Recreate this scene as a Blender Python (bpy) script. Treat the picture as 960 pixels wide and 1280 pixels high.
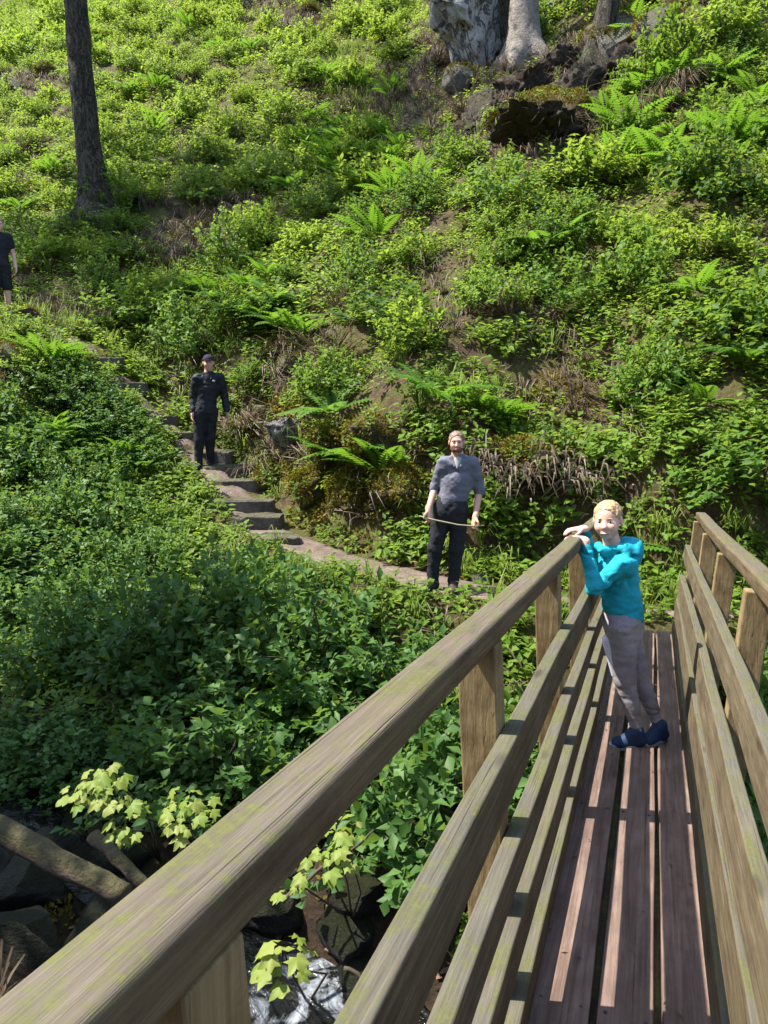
import bpy, math, random
import numpy as np

rad = math.radians
rng = np.random.default_rng(7)
random.seed(7)
for o in list(bpy.data.objects):
    bpy.data.objects.remove(o, do_unlink=True)
SC = bpy.context.scene
COL = SC.collection

# ------------------------------------------------------------------ camera
YAW, PITCH, SLOPE = rad(19.45), rad(10.0), rad(6.3)
F_PX, W_PX, H_PX = 961.0, 960.0, 1280.0
FWD = np.array([-math.sin(YAW) * math.cos(PITCH), math.cos(YAW) * math.cos(PITCH), -math.sin(PITCH)])
RGT = np.array([math.cos(YAW), math.sin(YAW), 0.0])
UPV = np.cross(RGT, FWD)
cam_data = bpy.data.cameras.new('camera')
cam = bpy.data.objects.new('camera', cam_data)
COL.objects.link(cam)
cam.location = (0, 0, 0)
cam.rotation_euler = (rad(90) - PITCH, 0, YAW)
cam_data.sensor_fit = 'VERTICAL'
cam_data.sensor_height = 36.0
cam_data.lens = 36.0 * F_PX / H_PX
cam_data.clip_start = 0.02
cam_data.clip_end = 1000
SC.camera = cam


def ray(x, y, Z):
    return Z * (FWD + RGT * (x - 480) / F_PX - UPV * (y - 640) / F_PX)


def proj(P):
    P = np.asarray(P, float)
    z = P @ FWD
    z = np.where(np.abs(z) < 1e-3, 1e-3, z)
    return 480 + F_PX * (P @ RGT) / z, 640 - F_PX * (P @ UPV) / z, z


# ------------------------------------------------------------------ light
SUN_EL = rad(58)
SUN_DIR = np.array([-math.cos(rad(14)) * math.cos(SUN_EL), -math.sin(rad(14)) * math.cos(SUN_EL), math.sin(SUN_EL)])
world = bpy.data.worlds.new('World')
SC.world = world
world.use_nodes = True
wn = world.node_tree
wn.nodes.clear()
sky = wn.nodes.new('ShaderNodeTexSky')
sky.sky_type = 'NISHITA'
sky.sun_disc = False
sky.sun_elevation = SUN_EL
sky.sun_rotation = math.atan2(SUN_DIR[0], SUN_DIR[1])
bg = wn.nodes.new('ShaderNodeBackground')
bg.inputs['Strength'].default_value = 0.15
wo = wn.nodes.new('ShaderNodeOutputWorld')
wn.links.new(sky.outputs[0], bg.inputs[0])
wn.links.new(bg.outputs[0], wo.inputs[0])
sun_data = bpy.data.lights.new('sun', 'SUN')
sun_data.energy = 4.3
sun_data.angle = rad(0.5)
sun_data.color = (1.0, 0.95, 0.86)
sun = bpy.data.objects.new('sun', sun_data)
COL.objects.link(sun)
import mathutils
sun.rotation_euler = mathutils.Vector(SUN_DIR).to_track_quat('Z', 'Y').to_euler()
SC.view_settings.view_transform = 'Standard'
SC.view_settings.look = 'None'
SC.view_settings.gamma = 1.0
SC.view_settings.exposure = 1.65
SC.cycles.max_bounces = 6
SC.cycles.transparent_max_bounces = 4
SC.cycles.use_denoising = True


# ------------------------------------------------------------------ helpers
def tag(o, label=None, cat=None, group=None, kind=None):
    if label: o['label'] = label
    if cat: o['category'] = cat
    if group: o['group'] = group
    if kind: o['kind'] = kind
    return o


def empty(name, loc=(0, 0, 0), rz=0.0):
    o = bpy.data.objects.new(name, None)
    o.empty_display_size = 0.1
    COL.objects.link(o)
    o.location = loc
    o.rotation_euler = (0, 0, rz)
    return o


def make_mesh(name, verts, faces, mat=None, smooth=False, attrs=None):
    me = bpy.data.meshes.new(name)
    v = np.asarray(verts, np.float32)
    f = faces
    if isinstance(f, np.ndarray):
        n, k = f.shape
        me.vertices.add(len(v))
        me.vertices.foreach_set('co', v.ravel())
        me.loops.add(n * k)
        me.loops.foreach_set('vertex_index', f.astype(np.int32).ravel())
        me.polygons.add(n)
        me.polygons.foreach_set('loop_start', np.arange(0, n * k, k, dtype=np.int32))
        me.polygons.foreach_set('loop_total', np.full(n, k, np.int32))
        me.update(calc_edges=True)
    else:
        me.from_pydata([tuple(map(float, p)) for p in v], [], f)
        me.update()
    if smooth:
        me.polygons.foreach_set('use_smooth', np.ones(len(me.polygons), bool))
    if attrs:
        for k_, a_ in attrs.items():
            at = me.attributes.new(k_, 'FLOAT', 'POINT')
            at.data.foreach_set('value', np.asarray(a_, np.float32))
    if mat:
        me.materials.append(mat)
    return me


def add(name, me, parent=None, loc=None):
    o = bpy.data.objects.new(name, me)
    COL.objects.link(o)
    if parent is not None:
        o.parent = parent
    if loc is not None:
        o.location = loc
    return o


def copy_tree(o, parent=None):
    c = o.copy()
    COL.objects.link(c)
    c.parent = parent
    for ch in o.children:
        copy_tree(ch, c)
    return c


# value noise -------------------------------------------------------
def _hash(ix, iy, iz, seed):
    h = (ix * 374761393 + iy * 668265263 + iz * 2147483647 + seed * 974634521) & 0xFFFFFFFF
    h = ((h ^ (h >> 13)) * 1274126177) & 0xFFFFFFFF
    h = h ^ (h >> 16)
    return (h & 0xFFFFFF) / float(0xFFFFFF)


def vnoise(p, seed=0):
    p = np.asarray(p, np.float64)
    i = np.floor(p).astype(np.int64)
    f = p - i
    f = f * f * (3 - 2 * f)
    out = 0
    for dx in (0, 1):
        wx = f[..., 0] if dx else 1 - f[..., 0]
        for dy in (0, 1):
            wy = f[..., 1] if dy else 1 - f[..., 1]
            for dz in (0, 1):
                wz = f[..., 2] if dz else 1 - f[..., 2]
                out = out + wx * wy * wz * _hash(i[..., 0] + dx, i[..., 1] + dy, i[..., 2] + dz, seed)
    return out * 2 - 1


def fbm(p, oct=3, seed=0):
    p = np.asarray(p, np.float64)
    s, a, t = 0, 1.0, 0
    for k in range(oct):
        s = s + a * vnoise(p * (2 ** k) + 17.3 * k, seed + k)
        t += a
        a *= 0.5
    return s / t


def n2(x, y, sc, seed=0, oct=3):
    x = np.asarray(x, float); y = np.asarray(y, float)
    return fbm(np.stack([x * sc, y * sc, np.zeros_like(x) + .37], -1), oct, seed)


def sstep(a, b, x):
    t = np.clip((x - a) / (b - a), 0, 1)
    return t * t * (3 - 2 * t)


# materials ---------------------------------------------------------
class NT:
    def __init__(self, name):
        self.m = bpy.data.materials.new(name)
        self.m.use_nodes = True
        self.t = self.m.node_tree
        self.t.nodes.clear()
        self.out = self.n('ShaderNodeOutputMaterial')

    def n(self, typ, **kw):
        nd = self.t.nodes.new(typ)
        for k, v in kw.items():
            setattr(nd, k, v)
        return nd

    def l(self, a, b):
        self.t.links.new(a, b)

    def coord(self, scale=(1, 1, 1), kind='Object', rnd=False):
        tc = self.n('ShaderNodeTexCoord')
        mp = self.n('ShaderNodeMapping')
        mp.inputs['Scale'].default_value = scale
        src = tc.outputs[kind]
        if getattr(self, 'prerot', None):
            m0 = self.n('ShaderNodeMapping')
            m0.inputs['Rotation'].default_value = self.prerot
            self.l(src, m0.inputs['Vector'])
            src = m0.outputs[0]
        self.l(src, mp.inputs['Vector'])
        if rnd:
            oi = self.n('ShaderNodeObjectInfo')
            mu = self.n('ShaderNodeMath', operation='MULTIPLY')
            mu.inputs[1].default_value = 37.0
            self.l(oi.outputs['Random'], mu.inputs[0])
            cb = self.n('ShaderNodeCombineXYZ')
            for k in range(3):
                self.l(mu.outputs[0], cb.inputs[k])
            self.l(cb.outputs[0], mp.inputs['Location'])
        return mp.outputs[0]

    def noise(self, vec, scale=5, detail=4, rough=.55, dist=0.0):
        nd = self.n('ShaderNodeTexNoise')
        nd.inputs['Scale'].default_value = scale
        nd.inputs['Detail'].default_value = detail
        nd.inputs['Roughness'].default_value = rough
        nd.inputs['Distortion'].default_value = dist
        self.l(vec, nd.inputs['Vector'])
        return nd.outputs['Fac']

    def ramp(self, fac, stops):
        r = self.n('ShaderNodeValToRGB')
        e = r.color_ramp.elements
        while len(e) < len(stops):
            e.new(0.5)
        for el, (p, c) in zip(e, stops):
            el.position = p
            el.color = (*c, 1) if len(c) == 3 else c
        self.l(fac, r.inputs[0])
        return r.outputs[0]

    def mix(self, fac, a, b, mode='MIX'):
        m = self.n('ShaderNodeMixRGB', blend_type=mode)
        for s, v in ((0, fac), (1, a), (2, b)):
            if isinstance(v, (int, float)):
                m.inputs[s].default_value = v
            elif isinstance(v, tuple):
                m.inputs[s].default_value = (*v, 1)
            else:
                self.l(v, m.inputs[s])
        return m.outputs[0]

    def math(self, op, a, b=0.0, clamp=False):
        m = self.n('ShaderNodeMath', operation=op)
        m.use_clamp = clamp
        for s, v in ((0, a), (1, b)):
            if isinstance(v, (int, float)):
                m.inputs[s].default_value = v
            else:
                self.l(v, m.inputs[s])
        return m.outputs[0]

    def upness(self):
        g = self.n('ShaderNodeNewGeometry')
        s = self.n('ShaderNodeSeparateXYZ')
        self.l(g.outputs['Normal'], s.inputs[0])
        return s.outputs['Z']

    def bump(self, h, strength=.4, dist=.01):
        b = self.n('ShaderNodeBump')
        b.inputs['Strength'].default_value = strength
        b.inputs['Distance'].default_value = dist
        self.l(h, b.inputs['Height'])
        return b.outputs[0]

    def principled(self, col, rough=.8, normal=None, spec=.3, metal=0.0):
        p = self.n('ShaderNodeBsdfPrincipled')
        for k, v in (('Base Color', col), ('Roughness', rough)):
            if isinstance(v, tuple):
                p.inputs[k].default_value = (*v, 1)
            elif isinstance(v, (int, float)):
                p.inputs[k].default_value = v
            else:
                self.l(v, p.inputs[k])
        p.inputs['Specular IOR Level'].default_value = spec
        p.inputs['Metallic'].default_value = metal
        if normal is not None:
            self.l(normal, p.inputs['Normal'])
        return p.outputs[0]

    def done(self, shader):
        self.l(shader, self.out.inputs[0])
        return self.m


def leaf_mat(name, stops, transl=.4, tcol=(0.28, 0.42, 0.03), rough=.5, objrand=.35):
    t = NT(name)
    at = t.n('ShaderNodeAttribute', attribute_name='tint')
    oi = t.n('ShaderNodeObjectInfo')
    a = t.math('MULTIPLY', at.outputs['Fac'], 1 - objrand)
    b = t.math('MULTIPLY', oi.outputs['Random'], objrand)
    fac = t.math('ADD', a, b, True)
    col = t.ramp(fac, stops)
    pr = t.principled(col, rough, None, .2)
    tr = t.n('ShaderNodeBsdfTranslucent')
    t.l(t.mix(.55, col, tcol), tr.inputs[0])
    mx = t.n('ShaderNodeMixShader')
    mx.inputs[0].default_value = transl
    t.l(pr, mx.inputs[1])
    t.l(tr.outputs[0], mx.inputs[2])
    return t.done(mx.outputs[0])


def wood_mat(name, dark, mid, light, moss=0.0, mosscol=(.16, .2, .03), grey=0.0, greycol=(.2, .19, .19), scale=1.0, axis=1, rough=.75):
    t = NT(name)
    t.prerot = (SLOPE, 0, 0)      # grain runs along the sloping timbers
    sc = [75, 75, 75]
    sc[axis] = 2.4
    v = t.coord(tuple(s * scale for s in sc), rnd=True)
    g1 = t.noise(v, 1.0, 6, .62, .5)
    v2 = t.coord((3, 3, 3), rnd=True)
    g2 = t.noise(v2, 1.0, 4, .6)
    v3 = t.coord(tuple(s * 2.6 * scale for s in sc), rnd=True)
    g3 = t.noise(v3, 1.0, 3, .7)
    col = t.ramp(g1, [(.3, dark), (.52, mid), (.72, light)])
    col = t.mix(t.math('MULTIPLY', t.ramp(g2, [(.35, (0, 0, 0)), (.7, (1, 1, 1))]), .5), col, t.mix(.6, col, dark))
    oi = t.n('ShaderNodeObjectInfo')
    col = t.mix(t.math('MULTIPLY', oi.outputs['Random'], .35), col, t.mix(.5, col, light))
    # drying cracks and knots
    sk = [95, 95, 95]; sk[axis] = .9
    ck = t.noise(t.coord(tuple(sk), rnd=True), 1.0, 2, .5, .15)
    crack = t.ramp(ck, [(.27, (1, 1, 1)), (.34, (0, 0, 0))])
    kn = t.n('ShaderNodeTexVoronoi'); kv = [9, 9, 9]; kv[axis] = 2.2
    t.l(t.coord(tuple(kv), rnd=True), kn.inputs['Vector']); kn.inputs['Scale'].default_value = 1.0
    knot = t.ramp(kn.outputs['Distance'], [(.07, (1, 1, 1)), (.16, (0, 0, 0))])
    dk = t.math('MAXIMUM', t.math('MULTIPLY', t.math('MULTIPLY', crack, t.ramp(g2, [(.45, (0, 0, 0)), (.6, (1, 1, 1))])), .7), t.math('MULTIPLY', knot, .55))
    up = t.upness()
    blot = t.noise(t.coord((7, 2.5, 7), rnd=True), 1.5, 6, .7)
    col = t.mix(t.ramp(blot, [(.44, (0, 0, 0)), (.64, (.85, .85, .85))]), col, t.mix(1.0, col, (.55, .5, .47), 'MULTIPLY'))
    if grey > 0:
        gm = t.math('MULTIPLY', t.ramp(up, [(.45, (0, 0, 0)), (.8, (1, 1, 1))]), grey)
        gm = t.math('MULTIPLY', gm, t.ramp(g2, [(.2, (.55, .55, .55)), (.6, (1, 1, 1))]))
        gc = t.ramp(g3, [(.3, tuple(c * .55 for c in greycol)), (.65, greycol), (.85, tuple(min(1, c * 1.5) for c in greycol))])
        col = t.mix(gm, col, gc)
    if moss > 0:
        v4 = t.coord((9, 3.5, 9), rnd=True)
        mn = t.noise(v4, 1.6, 8, .72)
        v5 = t.coord((60, 60, 60))
        fine = t.noise(v5, 1.0, 4, .7)
        mm = t.ramp(t.math('ADD', mn, t.math('MULTIPLY', t.math('SUBTRACT', fine, .5), .5)), [(.46, (0, 0, 0)), (.6, (1, 1, 1))])
        mm = t.math('MULTIPLY', mm, t.ramp(up, [(.2, (.25, .25, .25)), (.8, (1, 1, 1))]))
        col = t.mix(t.math('MULTIPLY', mm, moss), col, t.ramp(fine, [(.3, tuple(c * .5 for c in mosscol)), (.7, mosscol)]))
    col = t.mix(dk, col, t.mix(1.0, col, (.25, .2, .17), 'MULTIPLY'))
    h = t.math('SUBTRACT', t.math('ADD', g1, t.math('MULTIPLY', g3, .6)), t.math('MULTIPLY', crack, 1.2))
    return t.done(t.principled(col, rough, t.bump(h, .6, .004), .25))


def rock_mat(name, base, dark, moss=(.07, .09, .012), mossamt=.6, rough=.85, lichen=None, fissure=False, fscale=(1.5, 1.5, 1.3)):
    t = NT(name)
    v = t.coord((1, 1, 1), rnd=True)
    a = t.noise(v, 4, 8, .65)
    b = t.noise(v, 18, 6, .7)
    col = t.ramp(t.math('ADD', t.math('MULTIPLY', a, .6), t.math('MULTIPLY', b, .4)), [(.3, dark), (.55, base), (.75, tuple(min(1, c * 1.5) for c in base))])
    if lichen:
        l = t.noise(v, 7, 5, .7)
        col = t.mix(t.ramp(l, [(.55, (0, 0, 0)), (.63, (1, 1, 1))]), col, lichen)
    if fissure:
        fz = t.noise(t.coord(fscale, rnd=True), 1.6, 7, .7, .6)
        fm = t.ramp(t.math('ABSOLUTE', t.math('SUBTRACT', fz, .5)), [(.0, (1, 1, 1)), (.035, (0, 0, 0))])
        col = t.mix(t.math('MULTIPLY', fm, .85), col, tuple(c * .35 for c in dark))
        a = t.math('SUBTRACT', a, t.math('MULTIPLY', fm, .8))
    up = t.upness()
    mn = t.noise(v, 3, 7, .7)
    mm = t.ramp(t.math('ADD', t.math('MULTIPLY', up, .45), mn), [(.55, (0, 0, 0)), (.78, (1, 1, 1))])
    mc = t.ramp(b, [(.3, tuple(c * .5 for c in moss)), (.7, tuple(c * 1.4 for c in moss))])
    col = t.mix(t.math('MULTIPLY', mm, mossamt), col, mc)
    return t.done(t.principled(col, rough, t.bump(t.math('ADD', a, b), 1.0, .09), .3))


def plain_mat(name, c, rough=.8, var=.25, scale=30, bump=.3, bd=.003, spec=.3):
    t = NT(name)
    v = t.coord((1, 1, 1))
    a = t.noise(v, scale, 4, .6)
    b = t.noise(v, scale * .2, 3, .6)
    col = t.ramp(t.math('ADD', t.math('MULTIPLY', a, .5), t.math('MULTIPLY', b, .5)), [(.3, tuple(x * (1 - var) for x in c)), (.7, tuple(min(1, x * (1 + var)) for x in c))])
    return t.done(t.principled(col, rough, t.bump(a, bump, bd), spec))


M = {}
# rails weathered, posts newer ochre timber, deck red-brown
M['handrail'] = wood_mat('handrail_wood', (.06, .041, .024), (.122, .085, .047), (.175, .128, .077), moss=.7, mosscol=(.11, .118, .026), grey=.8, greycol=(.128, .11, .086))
M['rail'] = wood_mat('rail_wood', (.05, .037, .021), (.11, .083, .048), (.19, .15, .1), moss=.6, mosscol=(.11, .12, .024), grey=.85, greycol=(.11, .105, .085))  # top grey is weathering, deepened to stand in for the handrail's shadow
M['post'] = wood_mat('post_wood', (.14, .095, .042), (.235, .168, .08), (.33, .25, .135), moss=.15, axis=2, scale=.8)
M['deck'] = wood_mat('deck_wood', (.065, .038, .029), (.19, .126, .1), (.32, .23, .185), grey=.3, greycol=(.185, .142, .122), scale=.75, rough=.65)
M['beam'] = wood_mat('beam_wood', (.03, .022, .014), (.07, .05, .03), (.11, .085, .05), moss=.4)
M['herb'] = leaf_mat('herb_leaf', [(0, (.025, .06, .008)), (.35, (.085, .155, .014)), (.7, (.165, .265, .035)), (1, (.26, .36, .08))], .48, (.42, .54, .06), rough=.55)
M['shrub'] = leaf_mat('shrub_leaf', objrand=.55, stops= [(0, (.018, .05, .01)), (.4, (.055, .125, .014)), (.8, (.125, .215, .035)), (1, (.22, .31, .08))], transl=.42, tcol=(.34, .48, .05), rough=.55)
M['bramble'] = leaf_mat('bramble_leaf', objrand=.5, stops= [(0, (.02, .05, .014)), (.45, (.05, .115, .024)), (.8, (.1, .185, .045)), (1, (.2, .28, .09))], transl=.36, tcol=(.27, .42, .05), rough=.5)
M['fern'] = leaf_mat('fern_leaf', [(0, (.04, .1, .012)), (.5, (.07, .16, .016)), (1, (.13, .22, .025))], .45, (.25, .46, .03))
M['grass'] = leaf_mat('grass_blade', [(0, (.05, .09, .015)), (.5, (.1, .16, .025)), (.8, (.16, .2, .04)), (1, (.3, .26, .11))], .4, (.3, .4, .05))
M['dry'] = leaf_mat('dry_grass', [(0, (.03, .022, .015)), (.5, (.095, .068, .045)), (1, (.2, .15, .105))], .2, (.2, .14, .07))
M['litter'] = leaf_mat('leaf_litter', [(0, (.035, .02, .012)), (.5, (.11, .062, .034)), (1, (.24, .15, .09))], .15, (.2, .1, .04), rough=.7)
M['maple'] = leaf_mat('sycamore_leaf', [(0, (.11, .19, .025)), (.5, (.19, .25, .045)), (1, (.29, .31, .09))], .42, (.42, .48, .06))
M['canopy'] = leaf_mat('canopy_leaf', [(0, (.04, .09, .012)), (.5, (.08, .16, .018)), (1, (.14, .23, .03))], .4, (.3, .45, .03))
M['bark'] = rock_mat('tree_bark', (.105, .085, .062), (.024, .019, .014), mossamt=.45, fissure=True, fscale=(5, 5, 1.2))
M['bark_pale'] = rock_mat('pale_tree_bark', (.3, .265, .23), (.09, .075, .065), mossamt=.15)
M['stem'] = plain_mat('stem_bark', (.06, .045, .03))
M['log'] = rock_mat('log_bark', (.16, .12, .09), (.05, .036, .026), mossamt=.55, moss=(.08, .085, .015))
M['rock'] = rock_mat('grey_rock', (.2, .175, .155), (.05, .042, .038), mossamt=.6)
M['rock_pale'] = rock_mat('pale_rock', (.48, .46, .44), (.14, .125, .115), mossamt=.2, lichen=(.5, .5, .47), fissure=True)
M['rock_moss'] = rock_mat('mossy_rock', (.13, .11, .08), (.03, .026, .02), moss=(.16, .125, .018), mossamt=.95)
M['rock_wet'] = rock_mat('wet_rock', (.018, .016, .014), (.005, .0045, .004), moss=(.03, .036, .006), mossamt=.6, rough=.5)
M['step'] = rock_mat('step_stone', (.17, .14, .12), (.05, .04, .034), mossamt=.4)


# ------------------------------------------------------------------ terrain
PATH = np.array([(22, 12, -1.6), (9, 9.7, -1.9), (3, 8.35, -2.15), (0.3, 7.85, -2.33), (-2.0, 8.05, -2.32), (-3.5, 8.6, -2.28),
                 (-5.0, 9.26, -2.12), (-5.7, 9.85, -1.8), (-6.6, 10.5, -1.46), (-8.2, 11.2, -.6), (-9.9, 11.7, .55),
                 (-12.0, 11.75, 1.22), (-17, 12.8, 2.4), (-34, 17, 5.5)], float)


def _dense(P, step):
    out = []
    for a, b in zip(P[:-1], P[1:]):
        n = max(1, int(np.hypot(*(b - a)[:2]) / step))
        out += [a + (b - a) * k / n for k in range(n)]
    return np.array(out + [P[-1]])


PATH_D = np.concatenate([_dense(PATH[:2], 2.0), _dense(PATH[1:12], .4), _dense(PATH[11:], 2.0)])


def path_query(x, y):
    x = np.asarray(x, float); y = np.asarray(y, float)
    best = np.full(x.shape, 1e9); d = np.zeros(x.shape); z = np.zeros(x.shape); s = np.zeros(x.shape)
    acc = 0.0
    for a, b in zip(PATH[:-1], PATH[1:]):
        ab = b[:2] - a[:2]
        L = np.hypot(*ab)
        t = np.clip(((x - a[0]) * ab[0] + (y - a[1]) * ab[1]) / L ** 2, 0, 1)
        px, py = a[0] + t * ab[0], a[1] + t * ab[1]
        dist = np.hypot(x - px, y - py)
        cr = ab[0] * (y - a[1]) - ab[1] * (x - a[0])
        m = dist < best
        best = np.where(m, dist, best)
        d = np.where(m, np.where(cr < 0, dist, -dist), d)
        s = np.where(m, acc + t * L, s)
        acc += L
    # height of the path, blended more widely the farther away, so the slope has no creases
    wz = np.zeros(x.shape); ws = np.zeros(x.shape)
    tau = .03 + .3 * best
    for q in PATH_D:
        w = np.exp(-np.minimum((np.hypot(x - q[0], y - q[1]) - best) / tau, 60))
        wz += w * q[2]; ws += w
    z = wz / np.maximum(ws, 1e-12)
    return d, z, s


def stream_y(x):
    return 3.35 - .3 * x + .2 * np.sin(x * .7 + .5)


def stream_w(x):
    return np.interp(x, [-20, -3.2, -2.2, 6], [.2, .22, .52, .6])


def stream_z(x):
    return -4.15 - .06 * x


def bank_h(x):
    return np.interp(x, [-30, -11, -8.5, -6.2, -5, 1.5, 4, 20], [.15, .2, .45, 1.3, 1.55, 1.6, 1.2, .8])


def terrain(x, y):
    x = np.asarray(x, float); y = np.asarray(y, float)
    d, pz, _ = path_query(x, y)
    b = bank_h(x)
    cave = sstep(-2.2, -1.5, x) * (1 - sstep(-.5, .2, x))
    d0 = .42 + .55 * cave
    bw = .85 - .5 * cave
    up = b * sstep(0, 1, (d - d0) / bw) + .76 * np.maximum(d - d0 - .5, 0) + .22 * np.maximum(d - 9, 0)
    dn_d = np.maximum(-d - .5, 0)
    down = -.5 * dn_d - .25 * np.maximum(dn_d - 2.2, 0)
    zf = pz + np.where(d > 0, up, down)
    sy, fl = stream_y(x), stream_z(x) - .25
    near = fl + .95 * np.maximum(sy - .55 - y, 0) - .28 * np.maximum(sy - 3.2 - y, 0)
    k = .35
    # smooth maxima keep the gully floor rounded
    h = np.logaddexp(zf / k, fl / k) * k
    z = np.where(y < sy - .3, np.maximum(near, fl), h)
    w = sstep(-.3, .3, y - sy + .3)
    z = np.maximum(near, fl) * (1 - w) + h * w
    offp = sstep(.3, 1.1, np.abs(d))
    z = z + offp * (.5 * n2(x, y, .33, 3) + .26 * n2(x, y, 1.0, 5) + .07 * n2(x, y, 3.2, 9, 2))
    z = z + (1 - offp) * .025 * n2(x, y, 3, 12)
    z = np.minimum(z, stream_z(x) - .15 + 1.3 * np.maximum(np.abs(y - sy) - stream_w(x) * .8, 0) + .1 * n2(x, y, 2.2, 14))
    # keep the ground below the bridge
    deck = -1.51 - math.tan(SLOPE) * y - .45
    br = (1 - sstep(.5, 1.0, np.abs(x))) * (1 - sstep(7.0, 7.5, y))
    z = np.where(br > 0, z * (1 - br) + np.minimum(z, deck) * br, z)
    return z


def th(x, y):
    return float(terrain(np.array([x]), np.array([y]))[0])


def tnormal(x, y, e=.25):
    gx = (terrain(x + e, y) - terrain(x - e, y)) / (2 * e)
    gy = (terrain(x, y + e) - terrain(x, y - e)) / (2 * e)
    n = np.stack([-gx, -gy, np.ones_like(gx)], -1)
    return n / np.linalg.norm(n, axis=-1, keepdims=True)


def ground_at(px, py, z0=2.5, z1=60.0):
    """first hit of a pixel's ray with the ground"""
    Z = np.arange(z0, z1, .05)
    P = np.array([ray(px, py, z) for z in Z])
    h = terrain(P[:, 0], P[:, 1])
    k = np.argmax(P[:, 2] < h)
    return P[k], Z[k]


def axis_grid(lo, hi, a, b, fine, coarse):
    g1 = np.arange(lo, a, coarse); g2 = np.arange(a, b, fine); g3 = np.arange(b, hi + coarse, coarse)
    return np.concatenate([g1, g2, g3])


gx = axis_grid(-70, 60, -26, 10, .14, .8)
gy = axis_grid(-40, 75, -3, 31, .14, .8)
GX, GY = np.meshgrid(gx, gy)
GZ = terrain(GX, GY)
nx_, ny_ = len(gx), len(gy)
idx = np.arange(nx_ * ny_).reshape(ny_, nx_)
quads = np.stack([idx[:-1, :-1].ravel(), idx[:-1, 1:].ravel(), idx[1:, 1:].ravel(), idx[1:, :-1].ravel()], -1)


def hill_mat():
    t = NT('woodland_soil')
    v = t.coord()
    big = t.noise(v, .5, 4, .6)
    mid = t.noise(v, 3.5, 6, .7)
    fine = t.noise(v, 22, 6, .75)
    soil = t.ramp(t.math('ADD', t.math('MULTIPLY', mid, .45), t.math('MULTIPLY', fine, .55)), [(.3, (.018, .012, .008)), (.5, (.065, .042, .026)), (.62, (.12, .08, .05)), (.75, (.2, .15, .1))])
    moss = t.ramp(fine, [(.3, (.03, .035, .006)), (.7, (.11, .12, .018))])
    mm = t.ramp(t.math('ADD', t.math('MULTIPLY', mid, .6), t.math('MULTIPLY', big, .5)), [(.48, (0, 0, 0)), (.62, (1, 1, 1))])
    col = t.mix(t.math('MULTIPLY', mm, .75), soil, moss)
    # gully shade put into the low earth's colour, along with damp near the stream
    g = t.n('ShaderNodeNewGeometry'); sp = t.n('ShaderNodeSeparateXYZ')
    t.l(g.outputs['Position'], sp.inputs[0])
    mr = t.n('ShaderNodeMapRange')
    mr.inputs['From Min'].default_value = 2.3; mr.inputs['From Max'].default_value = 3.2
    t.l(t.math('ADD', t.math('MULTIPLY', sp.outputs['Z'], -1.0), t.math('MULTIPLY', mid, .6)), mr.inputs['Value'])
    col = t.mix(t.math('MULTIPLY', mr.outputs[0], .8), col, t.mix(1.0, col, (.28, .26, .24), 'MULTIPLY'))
    return t.done(t.principled(col, .92, t.bump(t.math('ADD', mid, t.math('MULTIPLY', fine, .6)), .9, .05), .2))


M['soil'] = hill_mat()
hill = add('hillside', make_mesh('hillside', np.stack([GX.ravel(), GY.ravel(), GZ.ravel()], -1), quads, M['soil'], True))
tag(hill, kind='structure')

# stream --------------------------------------------------------------


def water_mat():
    t = NT('stream_water')
    v = t.coord((1, 1, 1))
    a = t.noise(v, 5, 5, .6, .8)
    b = t.noise(v, 2.6, 5, .65, 1.5)
    foam = t.ramp(t.math('ADD', t.math('MULTIPLY', b, .7), t.math('MULTIPLY', a, .3)), [(.5, (0, 0, 0)), (.66, (1, 1, 1))])
    # a small cascade below the bridge churns white, the rest runs dark
    gm = t.n('ShaderNodeTexGradient', gradient_type='SPHERICAL')
    mp = t.n('ShaderNodeMapping'); tc = t.n('ShaderNodeTexCoord')
    mp.inputs['Location'].default_value = (1.75, -3.95, 4.1)
    t.l(tc.outputs['Object'], mp.inputs['Vector']); t.l(mp.outputs[0], gm.inputs[0])
    foam = t.math('MULTIPLY', foam, t.ramp(gm.outputs['Fac'], [(.35, (0, 0, 0)), (.7, (1, 1, 1))]))
    col = t.mix(foam, (.006, .006, .005), (.36, .39, .43))
    rg = t.math('ADD', t.math('MULTIPLY', foam, .5), .08)
    return t.done(t.principled(col, rg, t.bump(a, .9, .08), .3))


M['water'] = water_mat()
sx = np.arange(-16, 8.01, .12)
sv = []
for k in np.linspace(-1, 1, 13):
    yy = stream_y(sx) + k * stream_w(sx)
    sv.append(np.stack([sx, yy, stream_z(sx) + .05 + .05 * n2(sx * 1.5, yy * 1.5, 1.3, 21)], -1))
sv = np.array(sv)
ii = np.arange(sv.shape[0] * sv.shape[1]).reshape(sv.shape[:2])
stream = add('stream', make_mesh('stream', sv.reshape(-1, 3), np.stack([ii[:-1, :-1].ravel(), ii[:-1, 1:].ravel(), ii[1:, 1:].ravel(), ii[1:, :-1].ravel()], -1), M['water'], True))
tag(stream, kind='structure')

# path ----------------------------------------------------------------


def path_mat():
    t = NT('trodden_earth')
    v = t.coord()
    a = t.noise(v, 6, 6, .7)
    b = t.noise(v, 40, 5, .7)
    col = t.ramp(t.math('ADD', t.math('MULTIPLY', a, .5), t.math('MULTIPLY', b, .5)), [(.32, (.04, .028, .021)), (.5, (.13, .098, .077)), (.68, (.24, .19, .155))])
    return t.done(t.principled(col, .9, t.bump(t.math('ADD', a, b), .7, .02), .2))


M['path'] = path_mat()


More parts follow.
